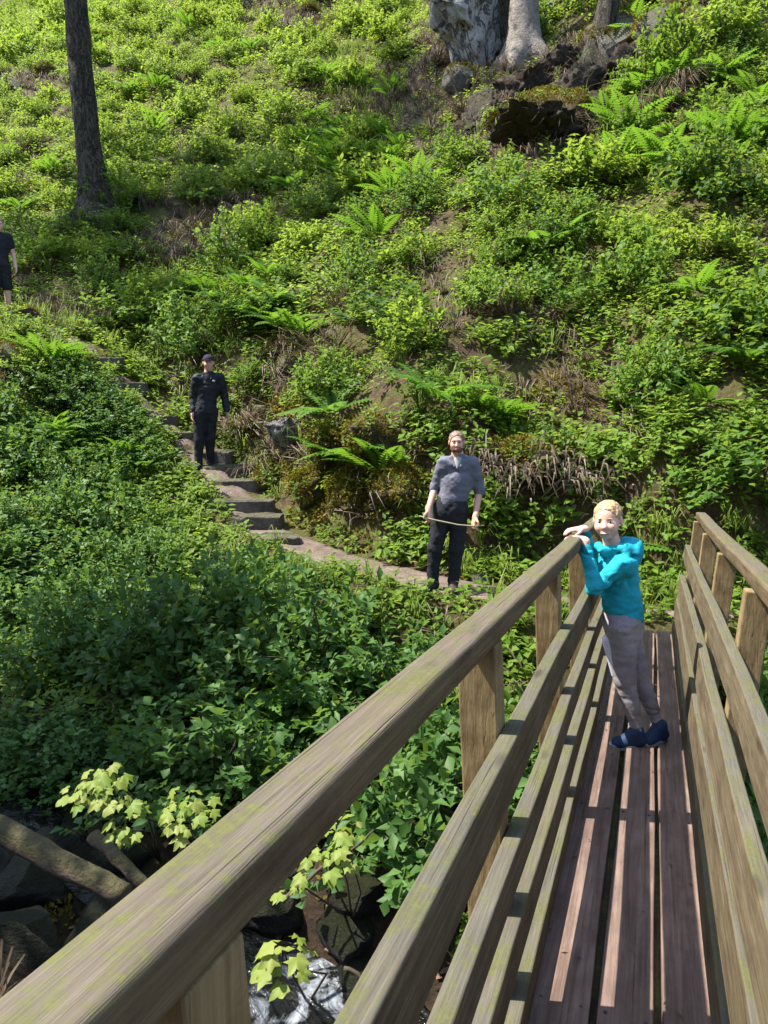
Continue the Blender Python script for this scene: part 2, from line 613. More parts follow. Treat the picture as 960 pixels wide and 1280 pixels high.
def path_sample(n_):
    seg = np.diff(PATH[:, :2], axis=0)
    L = np.concatenate([[0], np.cumsum(np.hypot(seg[:, 0], seg[:, 1]))])
    s = np.linspace(0, L[-1], n_)
    P = np.stack([np.interp(s, L, PATH[:, k]) for k in range(3)], -1)
    ker = np.ones(9) / 9
    for k in range(3):
        P[4:-4, k] = np.convolve(P[:, k], ker, 'valid')
    T = np.gradient(P[:, :2], axis=0)
    T /= np.linalg.norm(T, axis=1, keepdims=True)
    return P, T, s, L


P_, T_, s_, L_ = path_sample(420)
pv = []
for k in np.linspace(-1, 1, 9):
    wob = 1 + .25 * n2(s_, s_ * 0 + k * .2, 1.1, 33)
    wdt = np.interp(P_[:, 0], [-30, -9, -7.2, -5.5, -2.2, -.2, 3], [.14, .14, .2, .3, .36, .12, .1])
    x = P_[:, 0] + T_[:, 1] * k * wdt * wob
    y = P_[:, 1] - T_[:, 0] * k * wdt * wob
    z = terrain(x, y) + .022 - .05 * abs(k) ** 6
    pv.append(np.stack([x, y, z], -1))
pv = np.array(pv)
ii = np.arange(pv.shape[0] * pv.shape[1]).reshape(pv.shape[:2])
path = add('path', make_mesh('path', pv.reshape(-1, 3), np.stack([ii[:-1, :-1].ravel(), ii[1:, :-1].ravel(), ii[1:, 1:].ravel(), ii[:-1, 1:].ravel()], -1), M['path'], True))
tag(path, kind='structure')


# ------------------------------------------------------------------ bridge
def hexbox(c, seg=1, bev=0.0):
    """8 corner points (bottom 4, top 4) -> verts, faces"""
    f = [(0, 3, 2, 1), (4, 5, 6, 7), (0, 1, 5, 4), (1, 2, 6, 5), (2, 3, 7, 6), (3, 0, 4, 7)]
    return np.array(c, float), f


def bevel_obj(o, w, segs=2):
    b = o.modifiers.new('bevel', 'BEVEL')
    b.width = w
    b.segments = segs
    b.limit_method = 'ANGLE'


TS = math.tan(SLOPE)


def deckz(y):
    return -1.509 - TS * y


def long_member(name, x0, x1, h0, h1, y0, y1, mat, parent, lean0=0.0, bev=.006, sag=None, wob=.003, seed=0, n=None):
    """timber running along the bridge with a slightly wandering section; x given at h0 (bottom) with lean per metre of height"""
    n = n or max(2, int((y1 - y0) / .35))
    ys = np.linspace(y0, y1, n)
    v = []
    for j, yy in enumerate(ys):
        wx = wob * math.sin(yy * 1.7 + seed * 2.1) + wob * .6 * math.sin(yy * 4.1 + seed)
        wz = wob * math.sin(yy * 1.3 + seed * 1.3)
        for (xx, hh) in ((x0, h0), (x1, h0), (x1, h1), (x0, h1)):
            v.append((xx + lean0 * (hh - h0) + wx, yy, deckz(yy) + hh + wz))
    f = [(3, 2, 1, 0)]
    for j in range(n - 1):
        a, b = 4 * j, 4 * (j + 1)
        for q in range(4):
            r = (q + 1) % 4
            f.append((a + q, a + r, b + r, b + q))
    e = 4 * (n - 1)
    f.append((e, e + 1, e + 2, e + 3))
    o = add(name, make_mesh(name, v, f, mat), parent)
    if bev:
        bevel_obj(o, bev, 3)
        o.data.polygons.foreach_set('use_smooth', np.ones(len(o.data.polygons), bool))
        m = o.modifiers.new('wn', 'WEIGHTED_NORMAL')
    return o


bridge = empty('footbridge', (0, 0, 0))
tag(bridge, 'narrow weathered timber footbridge with slatted railings crossing the gully', 'footbridge')
Y0, Y1 = -1.6, 7.28
for k, (a, b) in enumerate([(-.238, -.082), (-.060, .088), (.108, .248)]):
    o = long_member('deck_plank', a, b, -.05, 0.0, Y0, Y1 - .03 * (k == 1), M['deck'], bridge, bev=.006, seed=k, wob=.0025)
for a, b in ((-.18, .0), (.03, .2)):
    long_member('beam', a, b, -.34, -.056, Y0, Y1 - .1, M['beam'], bridge, bev=.01, seed=5)
POSTS = [-.79 + 1.31 * k for k in range(7)]
LEAN = .06
for yy in POSTS:
    add_y0, add_y1 = yy - .35, yy + .35
for sgn in (-1, 1):
    # the two sides were boarded with slightly different timbers
    for k, (h0, h1) in enumerate([(.002, .085), (.215, .325), (.45, .55), (.70, .83)] if sgn < 0 else [(.002, .12), (.165, .335), (.385, .56), (.70, .835)]):
        xi = .232 + LEAN * h0
        if sgn < 0:
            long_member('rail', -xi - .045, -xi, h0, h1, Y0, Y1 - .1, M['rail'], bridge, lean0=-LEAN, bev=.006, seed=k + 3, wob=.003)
        else:
            xi += .012 * k / 3
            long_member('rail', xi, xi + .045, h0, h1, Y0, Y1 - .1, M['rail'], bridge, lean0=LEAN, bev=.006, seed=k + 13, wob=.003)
    if sgn < 0:
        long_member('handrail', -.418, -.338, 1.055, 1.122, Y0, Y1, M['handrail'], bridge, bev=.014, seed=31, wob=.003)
    else:
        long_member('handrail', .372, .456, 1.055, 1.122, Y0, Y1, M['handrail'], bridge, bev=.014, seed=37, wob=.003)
    for j, yy in enumerate(POSTS):
        hb, ht = -.34, 1.054
        w, dpt = .098, .098
        c = []
        for h in (hb, ht):
            xi = (.232 + LEAN * h + .046 + (.012 if sgn > 0 else 0))
            zc = deckz(yy) + h
            xa, xb = (xi, xi + w) if sgn > 0 else (-xi - w, -xi)
            c += [(xa, yy - dpt / 2, zc), (xb, yy - dpt / 2, zc), (xb, yy + dpt / 2, zc), (xa, yy + dpt / 2, zc)]
        # top follows the rail's slope
        for q in (4, 5):
            c[q] = (c[q][0], c[q][1], c[q][2] + TS * dpt / 2)
        for q in (6, 7):
            c[q] = (c[q][0], c[q][1], c[q][2] - TS * dpt / 2)
        v, f = hexbox(c)
        o = add('post', make_mesh('post', v, f, M['post']), bridge)
        bevel_obj(o, .005, 2)
for yy in POSTS:
    xw = .47
    v, f = hexbox([(-xw, yy + .055, deckz(yy) - .44), (xw, yy + .055, deckz(yy) - .44), (xw, yy + .17, deckz(yy) - .45), (-xw, yy + .17, deckz(yy) - .45),
                   (-xw, yy + .055, deckz(yy) - .342), (xw, yy + .055, deckz(yy) - .342), (xw, yy + .17, deckz(yy) - .352), (-xw, yy + .17, deckz(yy) - .352)])
    o = add('cross_bearer', make_mesh('cross_bearer', v, f, M['beam']), bridge)
    bevel_obj(o, .006, 2)


# ------------------------------------------------------------------ rocks
def ico(sub):
    import bmesh
    bm = bmesh.new()
    bmesh.ops.create_icosphere(bm, subdivisions=sub, radius=1.0)
    v = np.array([p.co[:] for p in bm.verts])
    f = np.array([[q.index for q in p.verts] for p in bm.faces])
    bm.free()
    return v, f


ICO = {k: ico(k) for k in (2, 3, 4, 5)}


def rock_mesh(name, seed, mat, sub=4, rough=.25, cuts=9, squash=(1, 1, 1)):
    r_ = np.random.default_rng(seed)
    v, f = ICO[sub]
    v = v.copy()
    v = v * (1 + rough * .8 * fbm(v * 1.3 + seed * 3.7, 3, seed)[:, None])
    for c in range(cuts + 6):
        n = r_.normal(size=3); n /= np.linalg.norm(n)
        dd = r_.uniform(.42, .8)
        over = np.maximum(v @ n - dd, 0)
        v = v - over[:, None] * n * .97
    rid = 1 - np.abs(fbm(v * 2.6 + seed, 3, seed + 9)) * 2.2
    v = v * (1 + rough * .3 * fbm(v * 6 + seed, 3, seed + 5)[:, None] - rough * .45 * np.clip(rid - .72, 0, 1)[:, None])
    v = v * np.array(squash)
    return make_mesh(name, v, f, mat, True)


ROCKS = []


def rock(name, loc, size, seed, mat, label, cat='rock', group=None, rot=(0, 0, 0), sub=4, rough=.25, cuts=9):
    o = add(name, rock_mesh(name, seed, mat, sub, rough, cuts))
    o.location = loc
    o.scale = size
    o.rotation_euler = rot
    tag(o, label, cat, group)
    ROCKS.append((o, mat))
    return o


# stone steps on the path
def step_slab(s_off, w, dep, thick, z, rz, seed, label):
    r_ = np.random.default_rng(seed)
    n = 18
    ang = np.linspace(0, 2 * np.pi, n, endpoint=False)
    ex = np.sign(np.cos(ang)) * np.abs(np.cos(ang)) ** .45 * w / 2 * (1 + r_.uniform(-.12, .1, n))
    ey = np.sign(np.sin(ang)) * np.abs(np.sin(ang)) ** .45 * dep / 2 * (1 + r_.uniform(-.2, .12, n))
    top = np.stack([ex, ey, r_.uniform(-.022, .022, n)], -1)
    bot = np.stack([ex * 1.06, ey * 1.06, np.full(n, -thick)], -1)
    v = np.concatenate([top, bot])
    f = [tuple(range(n)), tuple(range(2 * n - 1, n - 1, -1))] + [(k, n + k, n + (k + 1) % n, (k + 1) % n) for k in range(n)]
    o = add('stone_step', make_mesh('stone_step', v, f, M['step']))
    bevel_obj(o, .012, 2)
    o.location = (s_off[0], s_off[1], z)
    o.rotation_euler = (0, 0, rz)
    tag(o, label, 'step', 'rough stone steps climbing the path')
    return o


# ------------------------------------------------------------------ leaves
def leaf_arrays(base, axis, normal, length, width, fold=.25, droop=.15, tint=None):
    """folded pointed leaves: 6 verts, 4 tris each"""
    n = len(base)
    axis = axis / np.linalg.norm(axis, axis=1, keepdims=True)
    side = np.cross(normal, axis)
    side /= np.linalg.norm(side, axis=1, keepdims=True) + 1e-9
    nrm = np.cross(axis, side)
    L = np.broadcast_to(np.asarray(length, float), (n,))[:, None]
    Wd = np.broadcast_to(np.asarray(width, float), (n,))[:, None]
    mid = base + axis * L * .45
    v = np.stack([base, mid + side * Wd * .5 + nrm * Wd * fold, mid, mid - side * Wd * .5 + nrm * Wd * fold, base + axis * L - nrm * L * droop], 1)
    o = (np.arange(n) * 5)[:, None]
    f = np.concatenate([o + np.array([[0, 2, 1]]), o + np.array([[0, 3, 2]]), o + np.array([[1, 2, 4]]), o + np.array([[2, 3, 4]])], 1).reshape(-1, 3)
    t = np.repeat(tint if tint is not None else rng.random(n), 5)
    return v.reshape(-1, 3), f, t


def diamond_arrays(base, axis, normal, length, width, fold=.2, tint=None):
    n = len(base)
    axis = axis / np.linalg.norm(axis, axis=1, keepdims=True)
    side = np.cross(normal, axis)
    side /= np.linalg.norm(side, axis=1, keepdims=True) + 1e-9
    nrm = np.cross(axis, side)
    L = np.broadcast_to(np.asarray(length, float), (n,))[:, None]
    Wd = np.broadcast_to(np.asarray(width, float), (n,))[:, None]
    mid = base + axis * L * .42
    v = np.stack([base, mid + side * Wd * .5 + nrm * Wd * fold, base + axis * L, mid - side * Wd * .5 + nrm * Wd * fold], 1)
    o = (np.arange(n) * 4)[:, None]
    f = np.concatenate([o + np.array([[0, 2, 1]]), o + np.array([[0, 3, 2]])], 1).reshape(-1, 3)
    t = np.repeat(tint if tint is not None else rng.random(n), 4)
    return v.reshape(-1, 3), f, t


class Acc:
    def __init__(self):
        self.v, self.f, self.t, self.n = [], [], [], 0

    def put(self, v, f, t):
        self.v.append(v); self.f.append(f + self.n); self.t.append(t); self.n += len(v)

    def mesh(self, name, mat, smooth=False):
        return make_mesh(name, np.concatenate(self.v), np.concatenate(self.f), mat, smooth, {'tint': np.concatenate(self.t)})


def unit(v):
    return v / (np.linalg.norm(v, axis=-1, keepdims=True) + 1e-9)


def tube(pts, radii, k=8, cap=True):
    pts = np.asarray(pts, float); radii = np.asarray(radii, float)
    n = len(pts)
    T = unit(np.gradient(pts, axis=0))
    ref = np.array([0.3, .9, .1]) if abs(T[0, 2]) > .8 else np.array([0, 0, 1.0])
    A = unit(np.cross(T, ref)); B = np.cross(T, A)
    a = np.linspace(0, 2 * np.pi, k, endpoint=False)
    v = pts[:, None] + radii[:, None, None] * (np.cos(a)[None, :, None] * A[:, None] + np.sin(a)[None, :, None] * B[:, None])
    v = v.reshape(-1, 3)
    f = []
    for j in range(n - 1):
        for q in range(k):
            r = (q + 1) % k
            f.append((j * k + q, j * k + r, (j + 1) * k + r, (j + 1) * k + q))
    if cap:
        f.append(tuple(range(k - 1, -1, -1)))
        f.append(tuple((n - 1) * k + q for q in range(k)))
    return v, f


def tubes_mesh(name, lst, mat, smooth=True):
    V, Fc, n = [], [], 0
    for pts, rr, k in lst:
        v, f = tube(pts, rr, k)
        V.append(v)
        Fc += [tuple(i + n for i in q) for q in f]
        n += len(v)
    return make_mesh(name, np.concatenate(V), Fc, mat, smooth)


# ---- plant prototypes (as arrays or as meshes)
def herb_clump(r_, n=26, h=.2, rad_=.17, ls=.085):
    """upright soft stems with leaf pairs"""
    stems = max(4, n // 5)
    B, A, N = [], [], []
    for s in range(stems):
        a = r_.uniform(0, 2 * np.pi); q = rad_ * math.sqrt(r_.random())
        root = np.array([q * math.cos(a), q * math.sin(a), 0])
        tip = root + np.array([r_.normal(0, .05), r_.normal(0, .05), h * r_.uniform(.5, 1.15)])
        for j in range(5):
            tt = .35 + .65 * j / 4
            p = root * (1 - tt) + tip * tt
            b = j * 2.4 + r_.uniform(0, 1.2)
            d = np.array([math.cos(b), math.sin(b), r_.uniform(-.15, .5)])
            B.append(p); A.append(d); N.append(np.array([r_.normal(0, .25), r_.normal(0, .25), 1]))
    n_ = len(B)
    return diamond_arrays(np.array(B), np.array(A), np.array(N), ls * r_.uniform(.6, 1.25, n_), ls * .58 * r_.uniform(.7, 1.2, n_), .2, r_.random(n_))


def grass_tuft(r_, n=16, h=.35, spread=.5, w=.012, droop=1.0):
    V, Fc, T = [], [], []
    for k in range(n):
        a = r_.uniform(0, 2 * np.pi)
        d = np.array([math.cos(a), math.sin(a), 0])
        sd = np.array([-d[1], d[0], 0])
        hh = h * r_.uniform(.5, 1.1); sp = spread * hh * r_.uniform(.3, 1.2)
        b = d * r_.uniform(0, .05)
        p1 = b + d * sp * .3 + np.array([0, 0, hh * .6])
        p2 = b + d * sp * .75 + np.array([0, 0, hh * .92])
        p3 = b + d * sp * 1.35 + np.array([0, 0, hh * (1 - .35 * droop)])
        o = len(V)
        V += [b - sd * w * .5, b + sd * w * .5, p1 - sd * w * .5, p1 + sd * w * .5, p2 - sd * w * .4, p2 + sd * w * .4, p3]
        Fc += [(o, o + 1, o + 3), (o, o + 3, o + 2), (o + 2, o + 3, o + 5), (o + 2, o + 5, o + 4), (o + 4, o + 5, o + 6)]
        T += [r_.random()] * 7
    return np.array(V), np.array(Fc), np.array(T)


def scatter(protos, pts, normals, scales, acc, tilt=.5, tint_shift=None, r_=rng):
    """place arrays at points; up axis blends world up with ground normal"""
    n = len(pts)
    which = r_.integers(0, len(protos), n)
    up = unit(normals * tilt + np.array([0, 0, 1 - tilt]))
    ang = r_.uniform(0, 2 * np.pi, n)
    ref = np.stack([np.cos(ang), np.sin(ang), np.zeros(n)], -1)
    X = unit(np.cross(ref, up)); Y = np.cross(up, X)
    for q, (v, f, t) in enumerate(protos):
        m = np.where(which == q)[0]
        if not len(m): continue
        s = scales[m][:, None, None]
        V = pts[m][:, None] + s * (v[None, :, 0:1] * X[m][:, None] + v[None, :, 1:2] * Y[m][:, None] + v[None, :, 2:3] * up[m][:, None])
        Fc = (f[None] + (np.arange(len(m)) * len(v))[:, None, None]).reshape(-1, f.shape[1])
        base = tint_shift[m] if tint_shift is not None else r_.random(len(m))
        T = np.clip(t[None] * .55 + base[:, None] * .45, 0, 1)
        acc.put(V.reshape(-1, 3), Fc, T.ravel())


def shrub_mesh(name, seed, mat, n=1100, R=(.7, .7, .55), ls=.075, kind='leaf'):
    """mound of leaves gathered on twig sprays with an uneven outline"""
    r_ = np.random.default_rng(seed)
    sprays = max(20, n // 16)
    d = unit(r_.normal(size=(sprays, 3)))
    d[:, 2] = np.abs(d[:, 2]) * 1.0 - .12
    d = unit(d)
    lump = 1 + .42 * fbm(d * 1.8 + seed * 5.1, 3, seed)
    rr = (r_.random(sprays) ** .38) * lump
    C = d * rr[:, None] * np.array(R)
    k = n // sprays
    ax0 = unit(d + r_.normal(0, .5, (sprays, 3)) + np.array([0, 0, .25]))
    B = np.repeat(C, k, 0); A0 = np.repeat(ax0, k, 0)
    j = np.tile(np.arange(k), sprays) / max(1, k - 1)
    B = B + A0 * (j[:, None] - .3) * ls * 3.2 + r_.normal(0, ls * .28, B.shape)
    A = unit(A0 * .5 + r_.normal(0, .8, B.shape) * np.array([1, 1, .35]))
    N = unit(np.array([0, 0, 1.0]) + np.repeat(d, k, 0) * .5 + r_.normal(0, .35, B.shape))
    m = len(B)
    tint = np.clip(np.repeat(r_.random(sprays), k) * .45 + r_.random(m) * .55, 0, 1)
    v, f, t = leaf_arrays(B, A, N, ls * r_.uniform(.6, 1.3, m), ls * .68 * r_.uniform(.7, 1.2, m), .18, .12, tint)
    return make_mesh(name, v, f, mat, False, {'tint': t}), C


def stems_for(C, seed, mat, name='stem', m=14, r0=.012):
    r_ = np.random.default_rng(seed)
    lst = []
    for c in C[r_.permutation(len(C))[:m]]:
        p = np.array([r_.normal(0, .06), r_.normal(0, .06), -.1])
        q = p * .4 + c * .6 + np.array([0, 0, .08])
        lst.append((np.array([p, q, c]), np.array([r0, r0 * .7, r0 * .35]), 5))
    return tubes_mesh(name, lst, mat)


def fern_mesh(name, seed, fronds=11, L=.75):
    r_ = np.random.default_rng(seed)
    acc = Acc()
    for k in range(fronds):
        a = 2 * np.pi * k / fronds + r_.uniform(-.25, .25)
        d = np.array([math.cos(a), math.sin(a), 0]); sd = np.array([-d[1], d[0], 0])
        ll = L * r_.uniform(.75, 1.15); el = r_.uniform(.55, 1.15)
        m = 17
        t = np.linspace(0, 1, m)
        ang = el - t * (el + .25) * r_.uniform(.8, 1.1)
        seg = ll / m
        P = np.cumsum(np.stack([np.cos(ang) * seg, np.sin(ang) * seg], -1), 0)
        pts = d * P[:, 0:1] + np.array([0, 0, 1.0]) * P[:, 1:2]
        tang = d * np.cos(ang)[:, None] + np.array([0, 0, 1.0]) * np.sin(ang)[:, None]
        nrm = np.cross(tang, sd[None]); nrm = np.where(nrm[:, 2:3] < 0, -nrm, nrm)
        pl = .2 * ll * np.sin(np.pi * np.clip(.16 + t * .86, 0, 1)) ** .9 * (1 - .25 * t) + .006
        for s in (-1, 1):
            A = sd[None] * s + tang * .45 - nrm * .2
            v, f, tt = diamond_arrays(pts[2:], A[2:], nrm[2:], pl[2:], .052 * ll / .75 * np.ones(m - 2), .08, np.clip(r_.random() * .6 + r_.random(m - 2) * .4, 0, 1))
            acc.put(v, f, tt)
    return acc.mesh(name, M['fern'])


def maple_leaf(c, axis, nrm, size, tint, acc):
    """five-lobed sycamore leaf"""
    axis = unit(axis); side = unit(np.cross(nrm, axis)); nn = np.cross(axis, side)
    jt = random.uniform
    rad_ = [(0, .0)] + [(a + jt(-.06, .06), q * jt(.88, 1.12)) for a, q in [(-2.5, .42), (-2.1, .4), (-1.8, .72), (-1.35, .6), (-.9, .95), (-.62, .76), (-.4, .68), (-.18, .9), (0, 1.12), (.18, .9), (.4, .68), (.62, .76), (.9, .95), (1.35, .6), (1.8, .72), (2.1, .4), (2.5, .42)]]
    curl = jt(.1, .42)
    V = [c + nn * size * .06]
    for a, q in rad_[1:]:
        V.append(c + size * .62 * q * (axis * math.cos(a) + side * math.sin(a)) - nn * size * (curl * q * q + .08 * math.sin(a * 5)))
    m = len(V) - 1
    Fc = [(0, k + 1, k) for k in range(1, m)]
    acc.put(np.array(V), np.array(Fc), np.full(len(V), tint))


# ------------------------------------------------------------------ people: distance fields -> continuous surfaces
class Field:
    def __init__(self, lo, hi, h):
        self.lo = np.array(lo, float); self.h = h
        self.n = np.ceil((np.array(hi) - self.lo) / h).astype(int) + 1
        self.D = np.full(self.n, 0.25, np.float32)

    def _box(self, lo, hi, pad):
        a = np.maximum(np.floor((np.array(lo) - pad - self.lo) / self.h).astype(int), 0)
        b = np.minimum(np.ceil((np.array(hi) + pad - self.lo) / self.h).astype(int) + 1, self.n)
        if np.any(b <= a): return None
        g = [self.lo[k] + self.h * np.arange(a[k], b[k]) for k in range(3)]
        P = np.stack(np.meshgrid(*g, indexing='ij'), -1)
        return tuple(slice(a[k], b[k]) for k in range(3)), P

    def _merge(self, sl, d, k, sub=False):
        o = self.D[sl]
        if sub:
            d = -d
            hh = np.clip(.5 - .5 * (d - o) / k, 0, 1)
            self.D[sl] = (o * hh + d * (1 - hh) + k * hh * (1 - hh)).astype(np.float32)
        else:
            hh = np.clip(.5 + .5 * (o - d) / k, 0, 1)
            self.D[sl] = (d * hh + o * (1 - hh) - k * hh * (1 - hh)).astype(np.float32)

    def cone(self, a, b, r1, r2, k=.02, flat=None, sub=False):
        a = np.array(a, float); b = np.array(b, float)
        R = max(r1, r2) * (max(flat) if flat else 1)
        q = self._box(np.minimum(a, b) - R, np.maximum(a, b) + R, k * 1.2 + .03)
        if q is None: return
        sl, P = q
        ab = b - a
        t = np.clip(((P - a) @ ab) / (ab @ ab + 1e-9), 0, 1)
        off = P - a - t[..., None] * ab
        if flat: off = off / np.array(flat)
        d = np.linalg.norm(off, axis=-1) - (r1 + (r2 - r1) * t)
        self._merge(sl, d, k, sub)

    def ell(self, c, r, k=.02, R=None, sub=False):
        c = np.array(c, float); r = np.array(r, float)
        m = r.max()
        q = self._box(c - m, c + m, k * 1.2 + .03)
        if q is None: return
        sl, P = q
        p = P - c
        if R is not None: p = p @ R
        k0 = np.linalg.norm(p / r, axis=-1)
        k1 = np.linalg.norm(p / (r * r), axis=-1) + 1e-9
        self._merge(sl, k0 * (k0 - 1) / k1, k, sub)

    def cut(self, point, normal, k=.004):
        """remove everything on the side the normal points to"""
        g = [self.lo[q] + self.h * np.arange(self.n[q]) for q in range(3)]
        P = np.stack(np.meshgrid(*g, indexing='ij'), -1)
        d = (P - np.array(point)) @ unit(np.array(normal, float))
        self.D = np.maximum(self.D, d.astype(np.float32))

    def wrinkle(self, amp, sc, seed=0, stretch=(1, 1, 1)):
        band = np.abs(self.D) < .03
        ix = np.argwhere(band)
        P = self.lo + ix * self.h
        self.D[band] += (amp * fbm(P * sc * np.array(stretch), 3, seed)).astype(np.float32)

    def folds(self, amp, sc, seed=0, stretch=(1, 1, 1)):
        """sharp creases of loose cloth"""
        band = np.abs(self.D) < .03
        P = self.lo + np.argwhere(band) * self.h
        n = fbm(P * sc * np.array(stretch), 2, seed) + .35 * fbm(P * sc * .5, 2, seed + 3)
        self.D[band] += (amp * (np.clip(1 - np.abs(n) * 3.0, 0, 1) ** 1.2) * sstep(-.25, .35, fbm(P * sc * .45, 2, seed + 8))).astype(np.float32)

    def mesh(self, name, mat):
        D = self.D
        ins = D < 0
        c = [(i, j, k) for i in (0, 1) for j in (0, 1) for k in (0, 1)]
        n = np.array(D.shape) - 1
        cnt = np.zeros(n, np.int8)
        for (i, j, k) in c:
            cnt += ins[i:n[0] + i, j:n[1] + j, k:n[2] + k]
        act = (cnt > 0) & (cnt < 8)
        cells = np.argwhere(act)
        ids = np.full(n, -1, np.int64)
        ids[tuple(cells.T)] = np.arange(len(cells))
        vals = np.stack([D[cells[:, 0] + i, cells[:, 1] + j, cells[:, 2] + k] for (i, j, k) in c], -1)
        s = np.zeros((len(cells), 3)); w = np.zeros(len(cells))
        for a in range(8):
            for b in range(a + 1, 8):
                pa, pb = np.array(c[a]), np.array(c[b])
                if np.abs(pa - pb).sum() != 1: continue
                va, vb = vals[:, a], vals[:, b]
                m = (va < 0) != (vb < 0)
                t = np.where(m, va / np.where(m, va - vb, 1), 0)
                s += np.where(m[:, None], pa + t[:, None] * (pb - pa), 0)
                w += m
        V = self.lo + (cells + s / w[:, None]) * self.h
        Q = []
        for ax in range(3):
            e = [0, 0, 0]; e[ax] = 1
            sl0 = tuple(slice(0, D.shape[q] - e[q]) for q in range(3))
            sl1 = tuple(slice(e[q], D.shape[q]) for q in range(3))
            x = ins[sl0] != ins[sl1]
            p = np.argwhere(x)
            b1, b2 = (ax + 1) % 3, (ax + 2) % 3
            ok = (p[:, b1] > 0) & (p[:, b2] > 0) & (p[:, b1] < n[b1]) & (p[:, b2] < n[b2]) & (p[:, ax] < n[ax])
            p = p[ok]
            u = np.zeros(3, int); u[b1] = 1
            v = np.zeros(3, int); v[b2] = 1
            q = np.stack([ids[tuple((p - u - v).T)], ids[tuple((p - v).T)], ids[tuple(p.T)], ids[tuple((p - u).T)]], -1)
            flip = ~ins[tuple(p.T)]
            q[flip] = q[flip][:, ::-1]
            Q.append(q)
        return make_mesh(name, V, np.concatenate(Q), mat, True)


def cloth_mat(name, c, var=.2, scale=60, rough=.85):
    return plain_mat(name, c, rough, var, scale, .25, .003, .2)


M['skin'] = plain_mat('skin', (.62, .37, .28), .5, .08, 20, .05, .001, .4)
M['skin_ruddy'] = plain_mat('ruddy_skin', (.55, .3, .22), .5, .1, 20, .05, .001, .4)
M['teal'] = cloth_mat('teal_fleece', (.014, .29, .36), .22, 90)
M['teal_dark'] = cloth_mat('teal_ribbing', (.008, .16, .2), .25, 90)
M['greytrouser'] = cloth_mat('grey_jersey', (.235, .215, .225), .15, 90)
M['whitestripe'] = cloth_mat('pale_stripe', (.6, .58, .66), .08, 60)
M['navy'] = cloth_mat('navy_shoe', (.016, .034, .075), .4, 40, .6)
M['sole'] = cloth_mat('shoe_sole', (.3, .36, .44), .2, 40, .6)
M['black'] = cloth_mat('black_cloth', (.02, .021, .026), .3, 60, .8)
M['darkjacket'] = cloth_mat('black_jacket', (.016, .017, .022), .3, 50, .6)
M['greyshirt'] = cloth_mat('grey_blue_shirt', (.13, .13, .165), .25, 50)
M['paleshirt'] = cloth_mat('pale_undershirt', (.36, .36, .33), .1, 50)
M['boot'] = cloth_mat('brown_boot', (.045, .033, .03), .3, 40, .6)
M['blond'] = cloth_mat('blond_hair', (.4, .26, .14), .45, 160, .55)
M['greyhair'] = cloth_mat('greying_hair', (.19, .13, .095), .45, 160, .6)
M['beard'] = cloth_mat('brown_beard', (.16, .075, .045), .35, 90, .6)
M['cap'] = cloth_mat('dark_cap', (.022, .018, .03), .3, 50)
M['white'] = plain_mat('eye_white', (.75, .73, .7), .3, .03)
M['iris'] = plain_mat('dark_iris', (.03, .025, .02), .25, .1)
M['lip'] = plain_mat('lips', (.42, .17, .15), .4, .05)
M['badge'] = plain_mat('white_print', (.3, .3, .32), .6, .05)


def basis_z(fwd, up=(0, 0, 1)):
    f = unit(np.array(fwd, float)); u = np.array(up, float)
    x = unit(np.cross(f, u)); u = np.cross(x, f)
    return x, f, u       # person's right-of-face axis, forward, up


def head_sdf(fd, c, fwd, up, hh, neck, neck_r, child=False):
    X, Fw, U = basis_z(fwd, up)
    R = np.stack([X, Fw, U], 1)

    def L(p): return np.array(c) + hh * (R @ np.array(p, float))
    fd.ell(L((0, -.07, .15)), np.array((.335, .42, .345)) * hh, .03 * hh / .22, R)
    if child:
        fd.ell(L((0, .09, -.12)), np.array((.285, .3, .3)) * hh, .03 * hh / .22, R)
        fd.ell(L((0, .23, -.36)), np.array((.1, .09, .075)) * hh, .03 * hh / .22, R)
    else:
        fd.ell(L((0, .08, -.15)), np.array((.27, .31, .33)) * hh, .03 * hh / .22, R)
        fd.ell(L((0, .25, -.39)), np.array((.12, .1, .085)) * hh, .03 * hh / .22, R)
    for s in (-1, 1):
        fd.ell(L((s * .16, .25, -.12)), np.array((.1, .1, .1)) * hh, .03 * hh / .22, R)
        fd.ell(L((s * .345, -.03, -.02)), np.array((.04, .085, .13)) * hh, .006, R)
    if not child:
        fd.ell(L((0, .33, .115)), np.array((.22, .06, .05)) * hh, .02 * hh / .22, R)
    for s in (-1, 1):
        fd.ell(L((s * .135, .41, .03)), np.array((.085, .07, .06)) * hh, .012 * hh / .22, R, sub=True)
    if child:
        fd.cone(L((0, .35, .0)), L((0, .415, -.1)), .03 * hh, .05 * hh, .016 * hh / .22)
    else:
        fd.cone(L((0, .36, .04)), L((0, .45, -.12)), .035 * hh, .06 * hh, .012 * hh / .22)
    fd.ell(L((0, .37, -.265)), np.array((.1, .03, .035)) * hh, .012, R)
    fd.cone(L((0, -.1, -.25)), neck, neck_r, neck_r * 1.12, .02)
    return L, R


def small_ell(name, c, r, R, mat, parent, sub=3):
    v, f = ICO[sub]
    v = (v * np.array(r)) @ R.T + np.array(c)
    return add(name, make_mesh(name, v, f, mat, True), parent)


